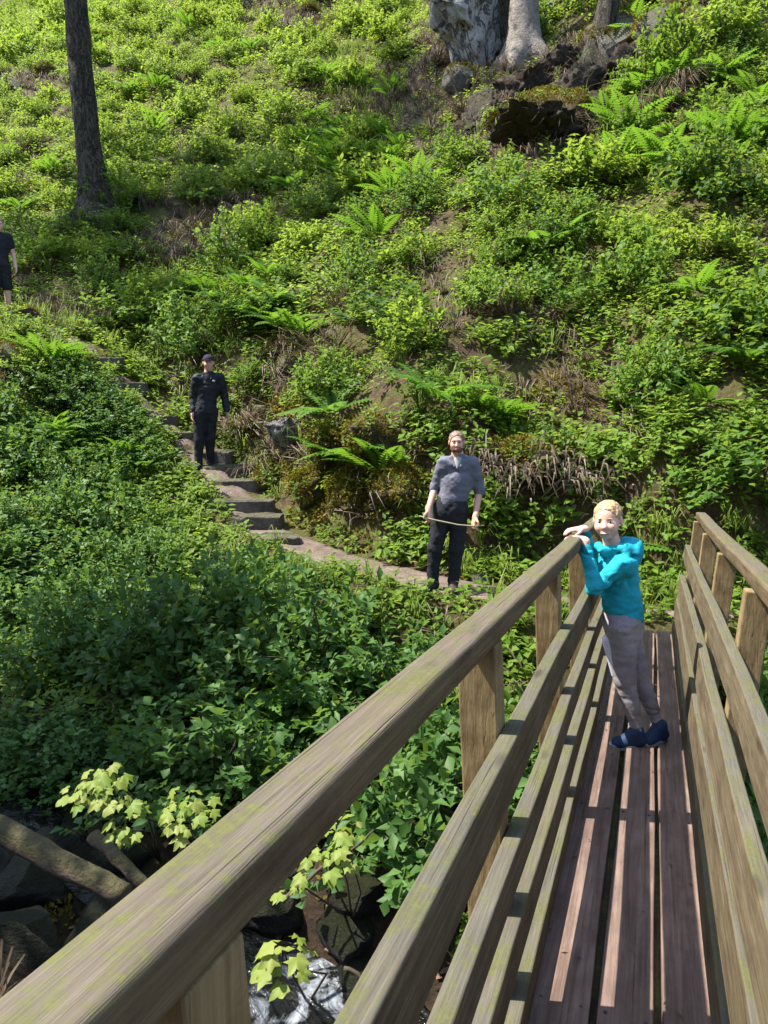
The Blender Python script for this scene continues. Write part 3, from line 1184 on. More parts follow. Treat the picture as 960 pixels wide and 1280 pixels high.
def face_parts(root, L, R, hh, mat_brow, smile=True):
    back = .026 if smile else 0.0       # the child's eyes sit deeper under a flat brow
    for s in (-1, 1):
        e = small_ell('eye', L((s * .135, .335 - back, .03)), np.array((.055, .042, .028)) * hh, R, M['white'], root)
        small_ell('iris', L((s * .135, .366 - back, .03)), np.array((.03, .018, .03)) * hh, R, M['iris'], e)
        small_ell('eyebrow', L((s * .14, .375 - back * 1.2, .115)), np.array((.07, .018, .012)) * hh, R, mat_brow, root)
    lp = small_ell('lips', L((0, .385, -.265)), np.array((.115, .03, .03 if smile else .024)) * hh, R, M['lip'], root)
    if smile:
        small_ell('teeth', L((0, .398, -.258)), np.array((.075, .02, .012)) * hh, R, M['white'], lp)


def hair_field(lo, hi, h, L, R, hh, thick=.05, front=.2, low=-.08, fringe=True):
    fd = Field(lo, hi, h)
    fd.ell(L((0, -.08, .16)), (np.array((.335, .42, .345)) + thick) * hh, .01, R)
    # clear the face below the hairline and everything under the nape
    fd.ell(L((0, .46, -.0)), np.array((.3, .3, .31)) * hh, .03, R, sub=True)
    fd.cut(L((0, 0, low - .12)), -R[:, 2])
    fd.ell(L((0, .05, -.2)), np.array((.5, .34, .22)) * hh, .012, R, sub=True)
    return fd


def hand_sdf(fd, wrist, dirv, palm_n, side, size, curl=.6, k=.004):
    """palm, four unequal bent fingers and a thumb leaving the side of the palm"""
    d = unit(np.array(dirv, float)); n = unit(np.array(palm_n, float)); n = unit(n - d * (n @ d)); s = np.cross(d, n) * side
    w = np.array(wrist, float)
    pc = w + d * size * .28
    Rm = np.stack([s, d, n], 1)
    fd.ell(pc, np.array((.235, .3, .12)) * size, .01, Rm)
    fd.cone(w - d * size * .1, w + d * size * .08, .145 * size, .16 * size, .015)
    for q, (off, ln) in enumerate([(-.165, .4), (-.055, .46), (.055, .43), (.16, .34)]):
        p = w + d * size * .5 + s * off * size
        dd = d
        for j, fr in enumerate((.45, .32, .23)):
            dd = unit(dd * math.cos(curl * (.6 + .4 * j)) + n * math.sin(curl * (.6 + .4 * j)))
            e = p + dd * ln * fr * size
            fd.cone(p, e, (.062 - .006 * j) * size, (.056 - .006 * j) * size, k)
            p = e
    p = w + d * size * .16 - s * size * .2
    t1 = p + (d * .55 - s * .6 + n * .3) * size * .26
    t2 = t1 + (d * .85 - s * .1 + n * .5) * size * .2
    fd.cone(p, t1, .075 * size, .065 * size, .01)
    fd.cone(t1, t2, .065 * size, .052 * size, k)


def shoe_mesh(root, heel, toe, h, wdt, mat, solemat, name='shoe'):
    heel = np.array(heel, float); toe = np.array(toe, float)
    lo = np.minimum(heel, toe) - .12; hi = np.maximum(heel, toe) + np.array([.12, .12, .2])
    fd = Field(lo, hi, .005)
    d = unit(toe - heel); L = np.linalg.norm(toe - heel)
    z = np.array([0, 0, 1.0])
    fd.cone(heel + z * h * .42 + d * .04, toe + z * h * .32 - d * .05, wdt * .46, wdt * .5, .02, flat=(1, 1, .75))
    fd.cone(heel + z * h * .5 + d * .05, heel + z * h * 1.05 + d * .055, wdt * .5, wdt * .48, .03)
    fd.cone(heel + z * h * .8 + d * .08, toe + z * h * .36 - d * .07, wdt * .42, wdt * .36, .03)
    fd.cut(heel + z * .012, (0, 0, -1))
    o = add(name, fd.mesh(name, mat), root)
    sd = np.cross(d, z)
    n = 20
    a = np.linspace(0, 2 * np.pi, n, endpoint=False)
    c = (heel + toe) / 2
    V = []
    for zz, gr in ((0.0, 1.0), (.024, 1.04)):
        for t in a:
            wv = wdt * (.5 + .05 * math.cos(t)) * gr
            V.append(c + d * math.cos(t) * L * .5 * gr + sd * math.sin(t) * wv + z * zz)
    Fc = [tuple(range(n - 1, -1, -1)), tuple(range(n, 2 * n))] + [(k, (k + 1) % n, n + (k + 1) % n, n + k) for k in range(n)]
    add('sole', make_mesh('sole', V, Fc, solemat, False), o)
    return o


# -------- boy leaning on the handrail, face turned to the camera
def build_boy():
    yb = 4.19
    root = empty('person', (0.0, yb, deckz(yb)))
    tag(root, 'child in teal hooded fleece and grey trousers leaning on the bridge handrail', 'person')
    hh = .204
    hip = np.array((-.115, .0, .665)); chest = np.array((-.15, 0, .93))
    shL, shR = np.array((-.115, -.125, 1.02)), np.array((-.205, .11, 1.025))
    neck = np.array((-.18, -.012, 1.065))
    hc = np.array((-.215, -.035, 1.222))
    elL, elR = np.array((-.255, -.17, .885)), np.array((-.3, .17, .955))
    wrL, wrR = np.array((-.325, -.08, 1.115)), np.array((-.345, .09, 1.143))
    hipL, hipR = hip + (0, -.068, -.01), hip + (.0, .062, -.01)
    knL, knR = np.array((-.085, -.07, .375)), np.array((-.02, .055, .37))
    anL, anR = np.array((-.005, -.075, .085)), np.array((.1, .04, .085))
    fwd = (-.14, -.98, -.03)
    up = (-.08, -.02, 1)
    lo, hi = (-.58, -.34, -.01), (.28, .34, 1.42)
    b = Field(lo, hi, .0045)
    L, R = head_sdf(b, hc, fwd, up, hh, neck, .042, True)
    b.cone(hip, chest, .065, .065, .03)
    b.cone(shL, shR, .03, .03, .02)
    b.cone(chest, neck, .055, .04, .03)
    for a_, e_, w_ in ((shL, elL, wrL), (shR, elR, wrR)):
        b.cone(a_, e_, .026, .024, .015)
        b.cone(e_, w_, .024, .019, .012)
    for a_, k_, n_ in ((hipL, knL, anL), (hipR, knR, anR)):
        b.cone(a_, k_, .055, .036, .02)
        b.cone(k_, n_, .036, .024, .015)
    hand_sdf(b, wrL, (-.85, .3, .14), (-.2, 0, -1), 1, .125, .42)
    hand_sdf(b, wrR, (-.9, -.35, -.02), (-.1, 0, -1), -1, .125, .42)
    add('body', b.mesh('body', M['skin']), root)
    face_parts(root, L, R, hh, M['blond'])
    # hair
    hf = hair_field(hc - .2, hc + .22, .004, L, R, hh, .018)
    hf.wrinkle(.007, 80, 3, (1, 1, .3))
    hf.wrinkle(.006, 150, 4, (1, 1, .35))
    add('hair', hf.mesh('hair', M['blond']), root)
    # fleece
    j = Field((-.5, -.36, .55), (.22, .36, 1.25), .005)
    j.cone(hip + (.005, 0, .035), chest, .106, .104, .03, flat=(1, 1.12, 1))
    j.cone(chest, (shL + shR) / 2 + (0, 0, -.03), .1, .084, .04, flat=(1, 1.15, 1))
    j.cone(shL + (.01, .03, -.02), shR + (0, -.03, -.02), .056, .056, .04)
    for a_, e_, w_ in ((shL, elL, elL + (wrL - elL) * .72), (shR, elR, elR + (wrR - elR) * .78)):
        j.cone(a_, e_, .047, .043, .022)
        j.cone(e_, w_, .043, .033, .015)
    # hood bunched behind the neck and collar
    j.ell((-.1, .005, 1.09), (.07, .095, .045), .02)
    j.ell((-.06, -.01, 1.05), (.04, .08, .06), .025)
    j.cone((-.225, -.085, 1.072), (-.12, -.085, 1.09), .024, .03, .035)
    j.cone((-.258, .03, 1.07), (-.225, -.085, 1.072), .022, .024, .03)
    j.cut(hip + (0, 0, .012), (0.05, 0, -1))
    j.wrinkle(.008, 9, 5, (1, 1, 1.6))
    j.wrinkle(.006, 22, 15, (1, 1, 1.4))
    j.folds(.01, 12, 7, (1.2, 1.2, 1))
    j.wrinkle(.002, 60, 8)
    jo = add('fleece', j.mesh('fleece', M['teal']), root)
    # hem band
    h = Field((-.3, -.2, .6), (.14, .2, .76), .005)
    h.cone(hip + (.004, 0, .02), hip + (.004, 0, .03), .108, .109, .02, flat=(1, 1.12, .2))
    add('hem', h.mesh('hem', M['teal_dark']), jo)
    for e_, w_, q_ in ((elL, wrL, .72), (elR, wrR, .78)):
        cf = Field(np.minimum(e_, w_) - .08, np.maximum(e_, w_) + .08, .004)
        cf.cone(e_ + (w_ - e_) * (q_ + .02), e_ + (w_ - e_) * (q_ + .09), .034, .032, .005)
        add('cuff', cf.mesh('cuff', M['teal_dark']), jo)

    # trousers
    t = Field((-.26, -.24, .02), (.26, .24, .78), .005)
    t.cone(hip + (0, -.02, .02), hip + (0, .02, .02), .103, .103, .03)
    t.cone(hip + (.03, -.02, -.04), hip + (.03, .03, -.04), .085, .085, .03)
    for a_, k_, n_ in ((hipL, knL, anL), (hipR, knR, anR)):
        t.cone(a_, k_, .088, .058, .03)
        t.cone(k_, n_ + (-.004, 0, .025), .056, .034, .02)
        t.cone(k_ + (.008, 0, -.08), k_ * .5 + n_ * .5 + (.008, 0, 0), .046, .038, .02)
    t.wrinkle(.006, 16, 9, (1, 1, 1.8))
    t.folds(.008, 13, 11, (1, 1, 1.5))
    to = add('trousers', t.mesh('trousers', M['greytrouser']), root)
    st = Field((-.26, -.24, .25), (.1, .1, .65), .005)
    st.cone(hipL + (-.065, -.025, -.07), knL + (-.045, -.01, .02), .031, .024, .01)
    st.cone(hipL, knL, .082, .05, .004, sub=True)
    add('side_stripe', st.mesh('side_stripe', M['whitestripe']), to)
    shoe_mesh(root, anL + (.05, .015, -.085), anL + (-.135, -.07, -.085), .085, .078, M['navy'], M['sole'])
    shoe_mesh(root, anR + (.05, .035, -.085), anR + (-.085, -.12, -.085), .085, .078, M['navy'], M['sole'])
    return root


build_boy()


# -------- standing adults, local frame: x image-right, y away, z up
def adult(name_label, feet_pix, Zd, H, J, mats, h=.008, cap=False, beard=False, shorts=False, sleeve=1.0, long_boots=False, group=None, look=(0, -1, 0), gz=None):
    P = ray(feet_pix[0], feet_pix[1], Zd)
    z = th(P[0], P[1]) if gz is None else gz
    root = empty('person', (P[0], P[1], z))
    root.rotation_euler = (0, 0, math.atan2(-P[0], P[1]))
    tag(root, name_label, 'person')
    hh = H / 7.6
    A = {k: np.array(v, float) for k, v in J.items()}
    lo, hi = (-.62, -.45, -.02), (.62, .4, H + .12)
    b = Field(lo, hi, h)
    up = (0, 0, 1)
    L, R = head_sdf(b, A['head'], look, up, hh, A['neck'], .058)
    b.cone(A['hip'], A['chest'], .09, .09, .05)
    b.cone(A['shL'], A['shR'], .04, .04, .03)
    b.cone(A['chest'], A['neck'], .08, .055, .04)
    for s in 'LR':
        b.cone(A['sh' + s], A['el' + s], .05, .042, .03)
        b.cone(A['el' + s], A['wr' + s], .042, .029, .02)
        b.cone(A['hp' + s], A['kn' + s], .075, .052, .03)
        b.cone(A['kn' + s], A['an' + s], .056, .036, .02)
        b.cone(A['kn' + s] + (0, .02, -.06), A['kn' + s] + (0, .02, -.2), .05, .045, .03)
        dv = A['wr' + s] - A['el' + s]
        hd = A.get('hd' + s)
        hand_sdf(b, A['wr' + s], hd if hd is not None else dv, (-1 if s == 'R' else 1, -.3, 0) if hd is None else (0, -.2, -1), 1 if s == 'L' else -1, .19, .45 if hd is None else 1.05, .004)
    add('body', b.mesh('body', mats['skin']), root)
    face_parts(root, L, R, hh, mats['hair'], smile=False)
    if cap:
        cf = Field(A['head'] - .3, A['head'] + .3, .006)
        cf.ell(L((0, -.06, .2)), np.array((.375, .46, .36)) * hh, .01, R)
        cf.cut(L((0, 0, .14)), -R[:, 2] + R[:, 1] * .12)
        co = add('cap', cf.mesh('cap', M['cap']), root)
        bf = Field(A['head'] - .35, A['head'] + .3, .006)
        bf.ell(L((0, .45, .17)), np.array((.28, .26, .035)) * hh, .01, R)
        add('peak', bf.mesh('peak', M['cap']), co)
    else:
        hf = hair_field(A['head'] - .25, A['head'] + .3, .005, L, R, hh, .02)
        hf.wrinkle(.014, 45, 4, (1, 1, .5))
        add('hair', hf.mesh('hair', mats['hair']), root)
    if beard:
        bf = Field(A['head'] - .25, A['head'] + .25, .006)
        bf.ell(L((0, .12, -.26)), np.array((.285, .32, .25)) * hh, .01, R)
        bf.cut(L((0, 0, -.16)), R[:, 2])
        bf.ell(L((0, .42, -.22)), np.array((.12, .12, .06)) * hh, .006, R, sub=True)
        bf.wrinkle(.006, 70, 2)
        add('beard', bf.mesh('beard', M['beard']), root)
    j = Field((-.55, -.35, .6), (.55, .35, H), h)
    j.cone(A['hip'] + (0, 0, .06), A['chest'], .145, .15, .05, flat=(1.1, .85, 1))
    j.cone(A['chest'], (A['shL'] + A['shR']) / 2 - (0, 0, .05), .148, .11, .06, flat=(1.15, .85, 1))
    j.cone(A['shL'] - (A['shL'] - A['neck']) * .12, A['shR'] - (A['shR'] - A['neck']) * .12, .075, .075, .06)
    j.cone(A['neck'] - (0, 0, .06), A['neck'] + (0, 0, .0), .09, .078, .03)
    for s in 'LR':
        j.cone(A['sh' + s], A['el' + s] if sleeve >= .5 else A['sh' + s] * .45 + A['el' + s] * .55, .072, .066, .04)
        if sleeve > .6:
            j.cone(A['el' + s], A['el' + s] + (A['wr' + s] - A['el' + s]) * (.95 if sleeve >= 1 else .1), .064, .05, .025)
    j.cut(A['hip'] + (0, 0, -.02 if not shorts else .0), (0, 0, -1))
    j.wrinkle(.01, 7, 5, (1, 1, 1.4))
    j.folds(.016, 8, 6, (1, 1, 1.0))
    j.wrinkle(.008, 18, 16)
    jo = add(mats['topname'], j.mesh(mats['topname'], mats['top']), root)
    if mats.get('inner'):
        inn = Field(A['neck'] - .2, A['neck'] + .2, .006)
        inn.cone(A['neck'] + (0, -.07, -.02), A['neck'] + (-.01, -.105, -.1), .042, .01, .01, flat=(1, .5, 1))
        add('undershirt', inn.mesh('undershirt', mats['inner']), jo)
    if mats.get('collar'):
        cl = Field(A['neck'] - .25, A['neck'] + .2, .006)
        for s in (-1, 1):
            cl.cone(A['neck'] + (s * .03, -.095, -.08), A['neck'] + (s * .075, -.04, .0), .014, .022, .01)
            cl.cone(A['neck'] + (s * .075, -.04, .0), A['neck'] + (0, .06, .02), .022, .02, .01)
        add('collar', cl.mesh('collar', mats['top']), jo)
    if mats.get('badge'):
        small_ell('chest_emblem', A['chest'] + (.09, -.16, .12), (.022, .01, .018), np.eye(3), M['badge'], jo)
    t = Field((-.42, -.3, 0), (.42, .32, 1.15), h)
    t.cone(A['hpL'] + (.03, 0, .06), A['hpR'] + (-.03, 0, .06), .125, .125, .04, flat=(1, .95, 1))
    t.cone(A['hip'] + (0, 0, -.02), A['hip'] + (0, 0, .08), .15, .145, .04, flat=(1.05, .85, 1))
    for s in 'LR':
        if shorts:
            t.cone(A['hp' + s], A['kn' + s] * .85 + A['hp' + s] * .15, .11, .095, .03)
        else:
            t.cone(A['hp' + s], A['kn' + s], .108, .08, .03)
            t.cone(A['kn' + s], A['an' + s] + (0, 0, .02), .08, .064, .03)
    t.wrinkle(.008, 8, 9, (1, 1, 1.6))
    t.folds(.015, 8, 12, (1, 1, 1.1))
    t.wrinkle(.007, 18, 17)
    add('shorts' if shorts else 'trousers', t.mesh('trousers', mats['bottom']), root)
    for s in 'LR':
        f = unit(np.array(J.get('toe' + s, (0, -1, 0)), float))
        shoe_mesh(root, A['an' + s] - f * .08 + (0, 0, -A['an' + s][2]), A['an' + s] + f * .2 + (0, 0, -A['an' + s][2]), .12 if not long_boots else .15, .105, mats['shoe'], mats['shoe'], 'boot' if long_boots else 'shoe')
    return root


man = adult('bearded man in grey shirt and dark trousers holding a thin stick on the path', (565, 741), 8.45, 1.76,
            dict(hip=(-.03, 0, .9), chest=(.04, .02, 1.24), neck=(.04, .0, 1.47), head=(.025, -.02, 1.635), shL=(-.11, .0, 1.415), shR=(.2, .0, 1.405),
                 elL=(-.2, .06, 1.14), elR=(.275, .05, 1.12), wrL=(-.265, -.13, .93), wrR=(.235, -.12, .86), hdL=(.25, -.35, -.9), hdR=(-.25, -.3, -.95),
                 hpL=(-.12, 0, .88), hpR=(.065, 0, .88), knL=(-.19, -.03, .49), knR=(.04, -.02, .48), anL=(-.215, 0, .1), anR=(.01, 0, .1), toeL=(-.55, -.8, 0), toeR=(.0, -1, 0)),
            dict(skin=M['skin_ruddy'], hair=M['greyhair'], top=M['greyshirt'], topname='shirt', bottom=M['black'], shoe=M['boot'], inner=M['paleshirt'], collar=True), h=.007, beard=True, sleeve=.7, long_boots=True)
# the stick he holds across his body
v, f = tube(np.array([(-.36, -.2, .87), (-.2, -.2, .83), (.05, -.19, .78), (.24, -.18, .765), (.33, -.17, .775)]), np.array([.006, .008, .008, .007, .005]), 8)
Rz = mathutils.Matrix.Rotation(man.rotation_euler[2], 3, 'Z')
v = np.array([tuple(Rz @ mathutils.Vector(p)) for p in v]) + np.array(man.location)
stick = add('walking_stick', make_mesh('walking_stick', v, f, plain_mat('peeled_stick', (.3, .25, .18)), True))
tag(stick, 'thin pale stick held across the body by the bearded man', 'stick')

adult('man in black jacket, black trousers and dark cap standing on the stone steps', (256, 586), 12.2, 1.8,
      dict(hip=(.05, 0, .93), chest=(.1, .02, 1.27), neck=(.115, .0, 1.5), head=(.12, -.02, 1.665), shL=(-.075, .0, 1.43), shR=(.29, .0, 1.43),
           elL=(-.13, .05, 1.15), elR=(.35, .04, 1.15), wrL=(-.15, -.04, .91), wrR=(.38, -.05, .91), hpL=(-.04, 0, .9), hpR=(.135, 0, .9),
           knL=(-.07, -.02, .5), knR=(.1, .02, .5), anL=(-.09, 0, .1), anR=(.09, .08, .1), toeL=(-.35, -.9, 0), toeR=(.1, -1, 0)),
      dict(skin=M['skin_ruddy'], hair=M['greyhair'], top=M['darkjacket'], topname='jacket', bottom=M['black'], shoe=M['black'], badge=True, collar=True), h=.008, cap=True)

adult('person in black short-sleeved top and black shorts on the upper path', (4, 392), 14.3, 1.75,
      dict(hip=(0, 0, .92), chest=(.02, .02, 1.25), neck=(.03, .0, 1.47), head=(.05, -.02, 1.62), shL=(-.16, .0, 1.41), shR=(.2, .0, 1.41),
           elL=(-.22, .05, 1.13), elR=(.25, .04, 1.13), wrL=(-.2, -.06, .9), wrR=(.27, -.06, .9), hpL=(-.09, 0, .88), hpR=(.09, 0, .88),
           knL=(-.1, -.02, .49), knR=(.1, .02, .49), anL=(-.12, 0, .1), anR=(.1, .06, .1), toeL=(-.3, -.9, 0), toeR=(.35, -.9, 0)),
      dict(skin=M['skin'], hair=M['greyhair'], top=M['black'], topname='top', bottom=M['black'], shoe=M['navy']), h=.009, shorts=True, sleeve=.4)


LAND = [(ground_at(a, b)[0], t) for a, b, t in [
    (124, 272, 'the lone grey-brown trunk'), (664, 75, 'the pale straight trunk'), (588, 92, 'the pale crag'), (742, 88, 'the dark leaning trunk'),
    (565, 735, 'the bearded man'), (256, 586, 'the man in the black jacket'), (320, 650, 'the stone steps'), (4, 392, 'the person in black shorts'),
    (672, 600, 'the dark hollow in the bank'), (820, 780, 'the far end of the footbridge'), (60, 1080, 'the fallen log'), (358, 572, 'the pale whitish rock'), (690, 150, 'the root-bound rock'), (385, 18, 'the rocks high on the slope')]]


def where(p):
    p = np.asarray(p, float)
    dd = [np.hypot(*(p - q)[:2]) for q, _ in LAND]
    k = int(np.argmin(dd))
    q, t = LAND[k]
    dz = p[2] - q[2]
    side = 'upslope of' if dz > .25 * dd[k] + .1 else 'downslope of' if dz < -.25 * dd[k] - .1 else 'level with'
    return ('close ' if dd[k] < 2.0 else '' if dd[k] < 4.2 else 'well ' if side != 'level with' else 'roughly ') + side + ' ' + t


def size_word(s):
    return 'small' if s < .68 else 'large' if s > .92 else 'middling'


# ------------------------------------------------------------------ stone steps
STEPS = [(346, 678, .5, 'low worn stone step at the foot of the stairs'),
         (322, 655, .6, 'dark stone step, second from the foot of the stairs'),
         (304, 632, .78, 'broad pale-topped stone step, third from the foot of the stairs'),
         (292, 606, .65, 'stone step just below the man in the black jacket'),
         (282, 588, .62, 'stone step at the feet of the man in the black jacket'),
         (262, 570, .62, 'stone step just behind the man in the black jacket'),
         (222, 548, .7, 'pale stone step leading up behind the man in the black jacket')]
STEPS += [(196, 528, .6, 'rough stone step where the path leaves the steps'), (160, 490, .55, 'half-buried stone step midway up the climbing path'), (128, 452, .6, 'stone step near the top of the climbing path'), (98, 418, .7, 'uppermost stone step where the path levels out')]
for k, (px, py, w, lab) in enumerate(STEPS):
    P, Z = ground_at(px, py)
    d, pz, _ = path_query(P[0], P[1])
    step_slab((P[0], P[1]), w * 1.15, .36, .22, float(terrain(P[0:1], P[1:2])[0]) + .075, rad(28) + .15 * math.sin(k * 2.3), 50 + k, lab)
for (px, py, sz, lab) in [(600, 728, .15, 'small rounded grey stone beside the bearded man on the path'),
                          (312, 690, .12, 'small stone on the path below the lowest step')]:
    P, Z = ground_at(px, py)
    rock('stone', P + (0, 0, sz * .3), (sz * 1.2, sz, sz * .85), int(px), M['rock'], lab)


# ------------------------------------------------------------------ rocks
def place_rock(px, py, size, seed, mat, lab, sink=.35, rot=None, name='rock', group=None, sub=4, rough=.25, cuts=9, back=0.0):
    P, Z = ground_at(px, py)
    P = P + np.array([-.2, 1.0, 0]) * back
    P[2] = th(P[0], P[1])
    return rock(name, (P[0], P[1], P[2] + size[2] * (1 - 2 * sink)), size, seed, mat, lab, 'rock', group, rot or (seed % 5 * .1, seed % 7 * .08, seed * 1.3), sub, rough, cuts)


place_rock(360, 566, (.33, .26, .6), 8, M['rock_pale'], 'pale whitish rock face standing out of yellow moss by the steps', .3, (.3, -.35, .9), back=-.05, rough=.9, cuts=14, sub=5)
for k, (px, py, s) in enumerate([(385, 640, (.5, .4, .42)), (440, 655, (.5, .4, .4)), (500, 650, (.45, .4, .36)), (410, 590, (.5, .4, .36)), (335, 610, (.3, .35, .4)), (470, 585, (.5, .4, .3))]):
    place_rock(px, py, s, 20 + k, M['rock_moss'], ['mossy boulder low in the bank behind the path', 'mossy boulder in the bank between the steps and the bearded man', 'rounded mossy boulder in the bank left of the bearded man', 'upper mossy boulder beside the pale rock', 'dark mossy boulder at the side of the stone steps', 'upper mossy boulder in the bank above the path'][k], .52, sub=4, rough=.5, back=.12)
# crag and broken rocks at the top of the slope
place_rock(582, 98, (1.5, 1.0, 2.6), 43, M['rock_pale'], 'tall pale fissured crag beside the pale tree trunk', .18, (.05, -.08, .4), name='crag', sub=5, rough=.75, cuts=26)
place_rock(575, 112, (.5, .45, .55), 42, M['rock'], 'squat pinkish-grey rock at the foot of the crag', .3)
place_rock(628, 60, (.9, .8, 1.6), 44, M['rock'], 'dark shadowed rock behind the crag', .3, cuts=14)
place_rock(760, 85, (.95, .8, 1.0), 45, M['rock'], 'dark jutting rock by the leaning dark trunk', .3, cuts=14)
place_rock(820, 60, (.7, .6, .5), 46, M['rock'], 'broken grey rock upslope of the leaning dark trunk', .3)
place_rock(690, 150, (1.0, .8, .6), 47, M['rock_moss'], 'earthy root-bound rock below the pale tree trunk', .45, rough=.45)
place_rock(640, 165, (.8, .6, .45), 48, M['rock_moss'], 'low earthy rock beside the root-bound rock', .45, rough=.45)
M['earth'] = rock_mat('root_bound_earth', (.075, .052, .038), (.018, .013, .01), mossamt=.25)
for k, (px, py, sx_, sz_) in enumerate([(655, 120, .8, .5), (712, 128, .75, .55), (672, 175, .9, .4), (740, 150, .6, .45), (612, 150, .7, .35), (790, 105, .7, .55), (700, 95, .6, .5)]):
    place_rock(px, py, (sx_ * 1.2, sx_ * .9, sz_ * 1.25), 140 + k, M['earth'], ('large ' if sx_ > .7 else 'small ') + 'dark root-bound earth lump ' + where(ground_at(px, py)[0]), .4, group='dark earth lumps below the trunks', rough=.9, cuts=5, sub=5)
for k, (px, py, s) in enumerate([(385, 18, .5), (335, 22, .35), (425, 35, .3), (60, 95, .45), (20, 110, .4), (165, 55, .3), (445, 96, .3), (380, 210, .35), (365, 462, .32), (40, 400, .3), (95, 418, .28), (5, 455, .5), (700, 255, .25), (895, 205, .4), (310, 8, .4)]):
    place_rock(px, py, (s * 1.25, s, s * .8), 60 + k, M['rock'] if k % 3 else M['rock_moss'],
               ('small ' if s < .4 else 'larger ') + 'grey rock ' + where(ground_at(px, py)[0]), .4, group='scattered rocks on the hillside', sub=3)
# wet rocks in the gully
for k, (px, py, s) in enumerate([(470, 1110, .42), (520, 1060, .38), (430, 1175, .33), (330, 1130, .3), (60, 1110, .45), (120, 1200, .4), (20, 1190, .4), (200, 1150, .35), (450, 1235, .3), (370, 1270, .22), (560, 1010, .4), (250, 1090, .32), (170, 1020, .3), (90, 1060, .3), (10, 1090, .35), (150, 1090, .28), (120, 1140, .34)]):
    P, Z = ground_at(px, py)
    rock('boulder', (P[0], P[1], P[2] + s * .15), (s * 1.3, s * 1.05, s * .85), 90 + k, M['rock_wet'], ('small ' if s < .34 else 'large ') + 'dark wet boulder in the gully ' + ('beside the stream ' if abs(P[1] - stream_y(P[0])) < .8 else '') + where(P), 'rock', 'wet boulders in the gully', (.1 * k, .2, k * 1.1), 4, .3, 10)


# overhang of earth above the hollow behind the bearded man, with hanging dead grass
P, Z = ground_at(672, 585)
ov = rock('earth_overhang', (P[0], P[1] + .1, P[2] + .15), (.95, .55, .28), 77, M['rock_moss'], 'earth overhang above the dark hollow in the bank', 'bank', None, (.1, 0, .2), 4, .45, 4)
acc = Acc()
r2 = np.random.default_rng(5)
for k in range(420):
    u = r2.uniform(-1, 1) + r2.normal(0, .12)
    c = np.array([P[0] + u * .95, P[1] - .42 + .25 * u * u + r2.normal(0, .14), P[2] + .1 + r2.normal(0, .14) - .16 * u * u + .1 * math.sin(u * 7)])
    d = np.array([r2.normal(0, .5), -.35 + r2.normal(0, .25), -.6])
    ln = r2.uniform(.08, .42) * (.6 + .5 * math.sin(u * 9) ** 2)
    sd = unit(np.cross(d, [0, 1, .2])) * .009
    p1 = c + np.array([d[0] * .4, -.12, -.02]) * ln
    p2 = c + d * ln
    acc.put(np.array([c - sd, c + sd, p1 + sd, p1 - sd, p2]), np.array([(0, 1, 2), (0, 2, 3), (3, 2, 4)]), np.full(5, r2.random()))
hg = add('hanging_grass', acc.mesh('hanging_grass', M['dry']))
tag(hg, 'dead grass and roots hanging over the dark hollow', 'grass', kind='stuff')


# ------------------------------------------------------------------ logs
def log(name, p, q, r0, r1, seed, mat, lab, stub=True):
    n = 16
    t = np.linspace(0, 1, n)[:, None]
    p = np.array(p, float); q = np.array(q, float)
    pts = p * (1 - t) + q * t + .05 * np.stack([n2(t[:, 0] * 3, t[:, 0] * 0 + seed, 1, seed + k) for k in range(3)], -1)
    v, f = tube(pts, np.linspace(r0, r1, n), 14)
    v = v + .12 * r0 * fbm(v * 9, 3, seed)[:, None] * unit(v - np.repeat(pts, 14, 0))
    o = add(name, make_mesh(name, v, f, mat, True))
    tag(o, lab, 'log')
    return o


a = ray(-60, 1015, 5.1); b = ray(158, 1122, 4.55)
lg = log('fallen_log', a, b, .092, .066, 4, M['log'], 'mossy fallen log lying across the dark gully')
a = ray(118, 1040, 5.3); b = ray(190, 1120, 4.9)
log('branch', a, b, .05, .04, 6, M['log'], 'thinner dark branch behind the mossy fallen log')
for k, (x0, y0, x1, y1, Z0, Z1) in enumerate([(350, 1128, 470, 1040, 5.0, 5.3), (300, 1105, 370, 1075, 4.9, 5.2), (430, 1210, 500, 1240, 4.6, 4.6)]):
    log('fallen_twig', ray(x0, y0, Z0), ray(x1, y1, Z1), .014, .007, 8 + k, M['stem'], ['bare twig leaning over the water', 'bare twig beneath the yellow-green sapling', 'bare twig lying beside the white water'][k])


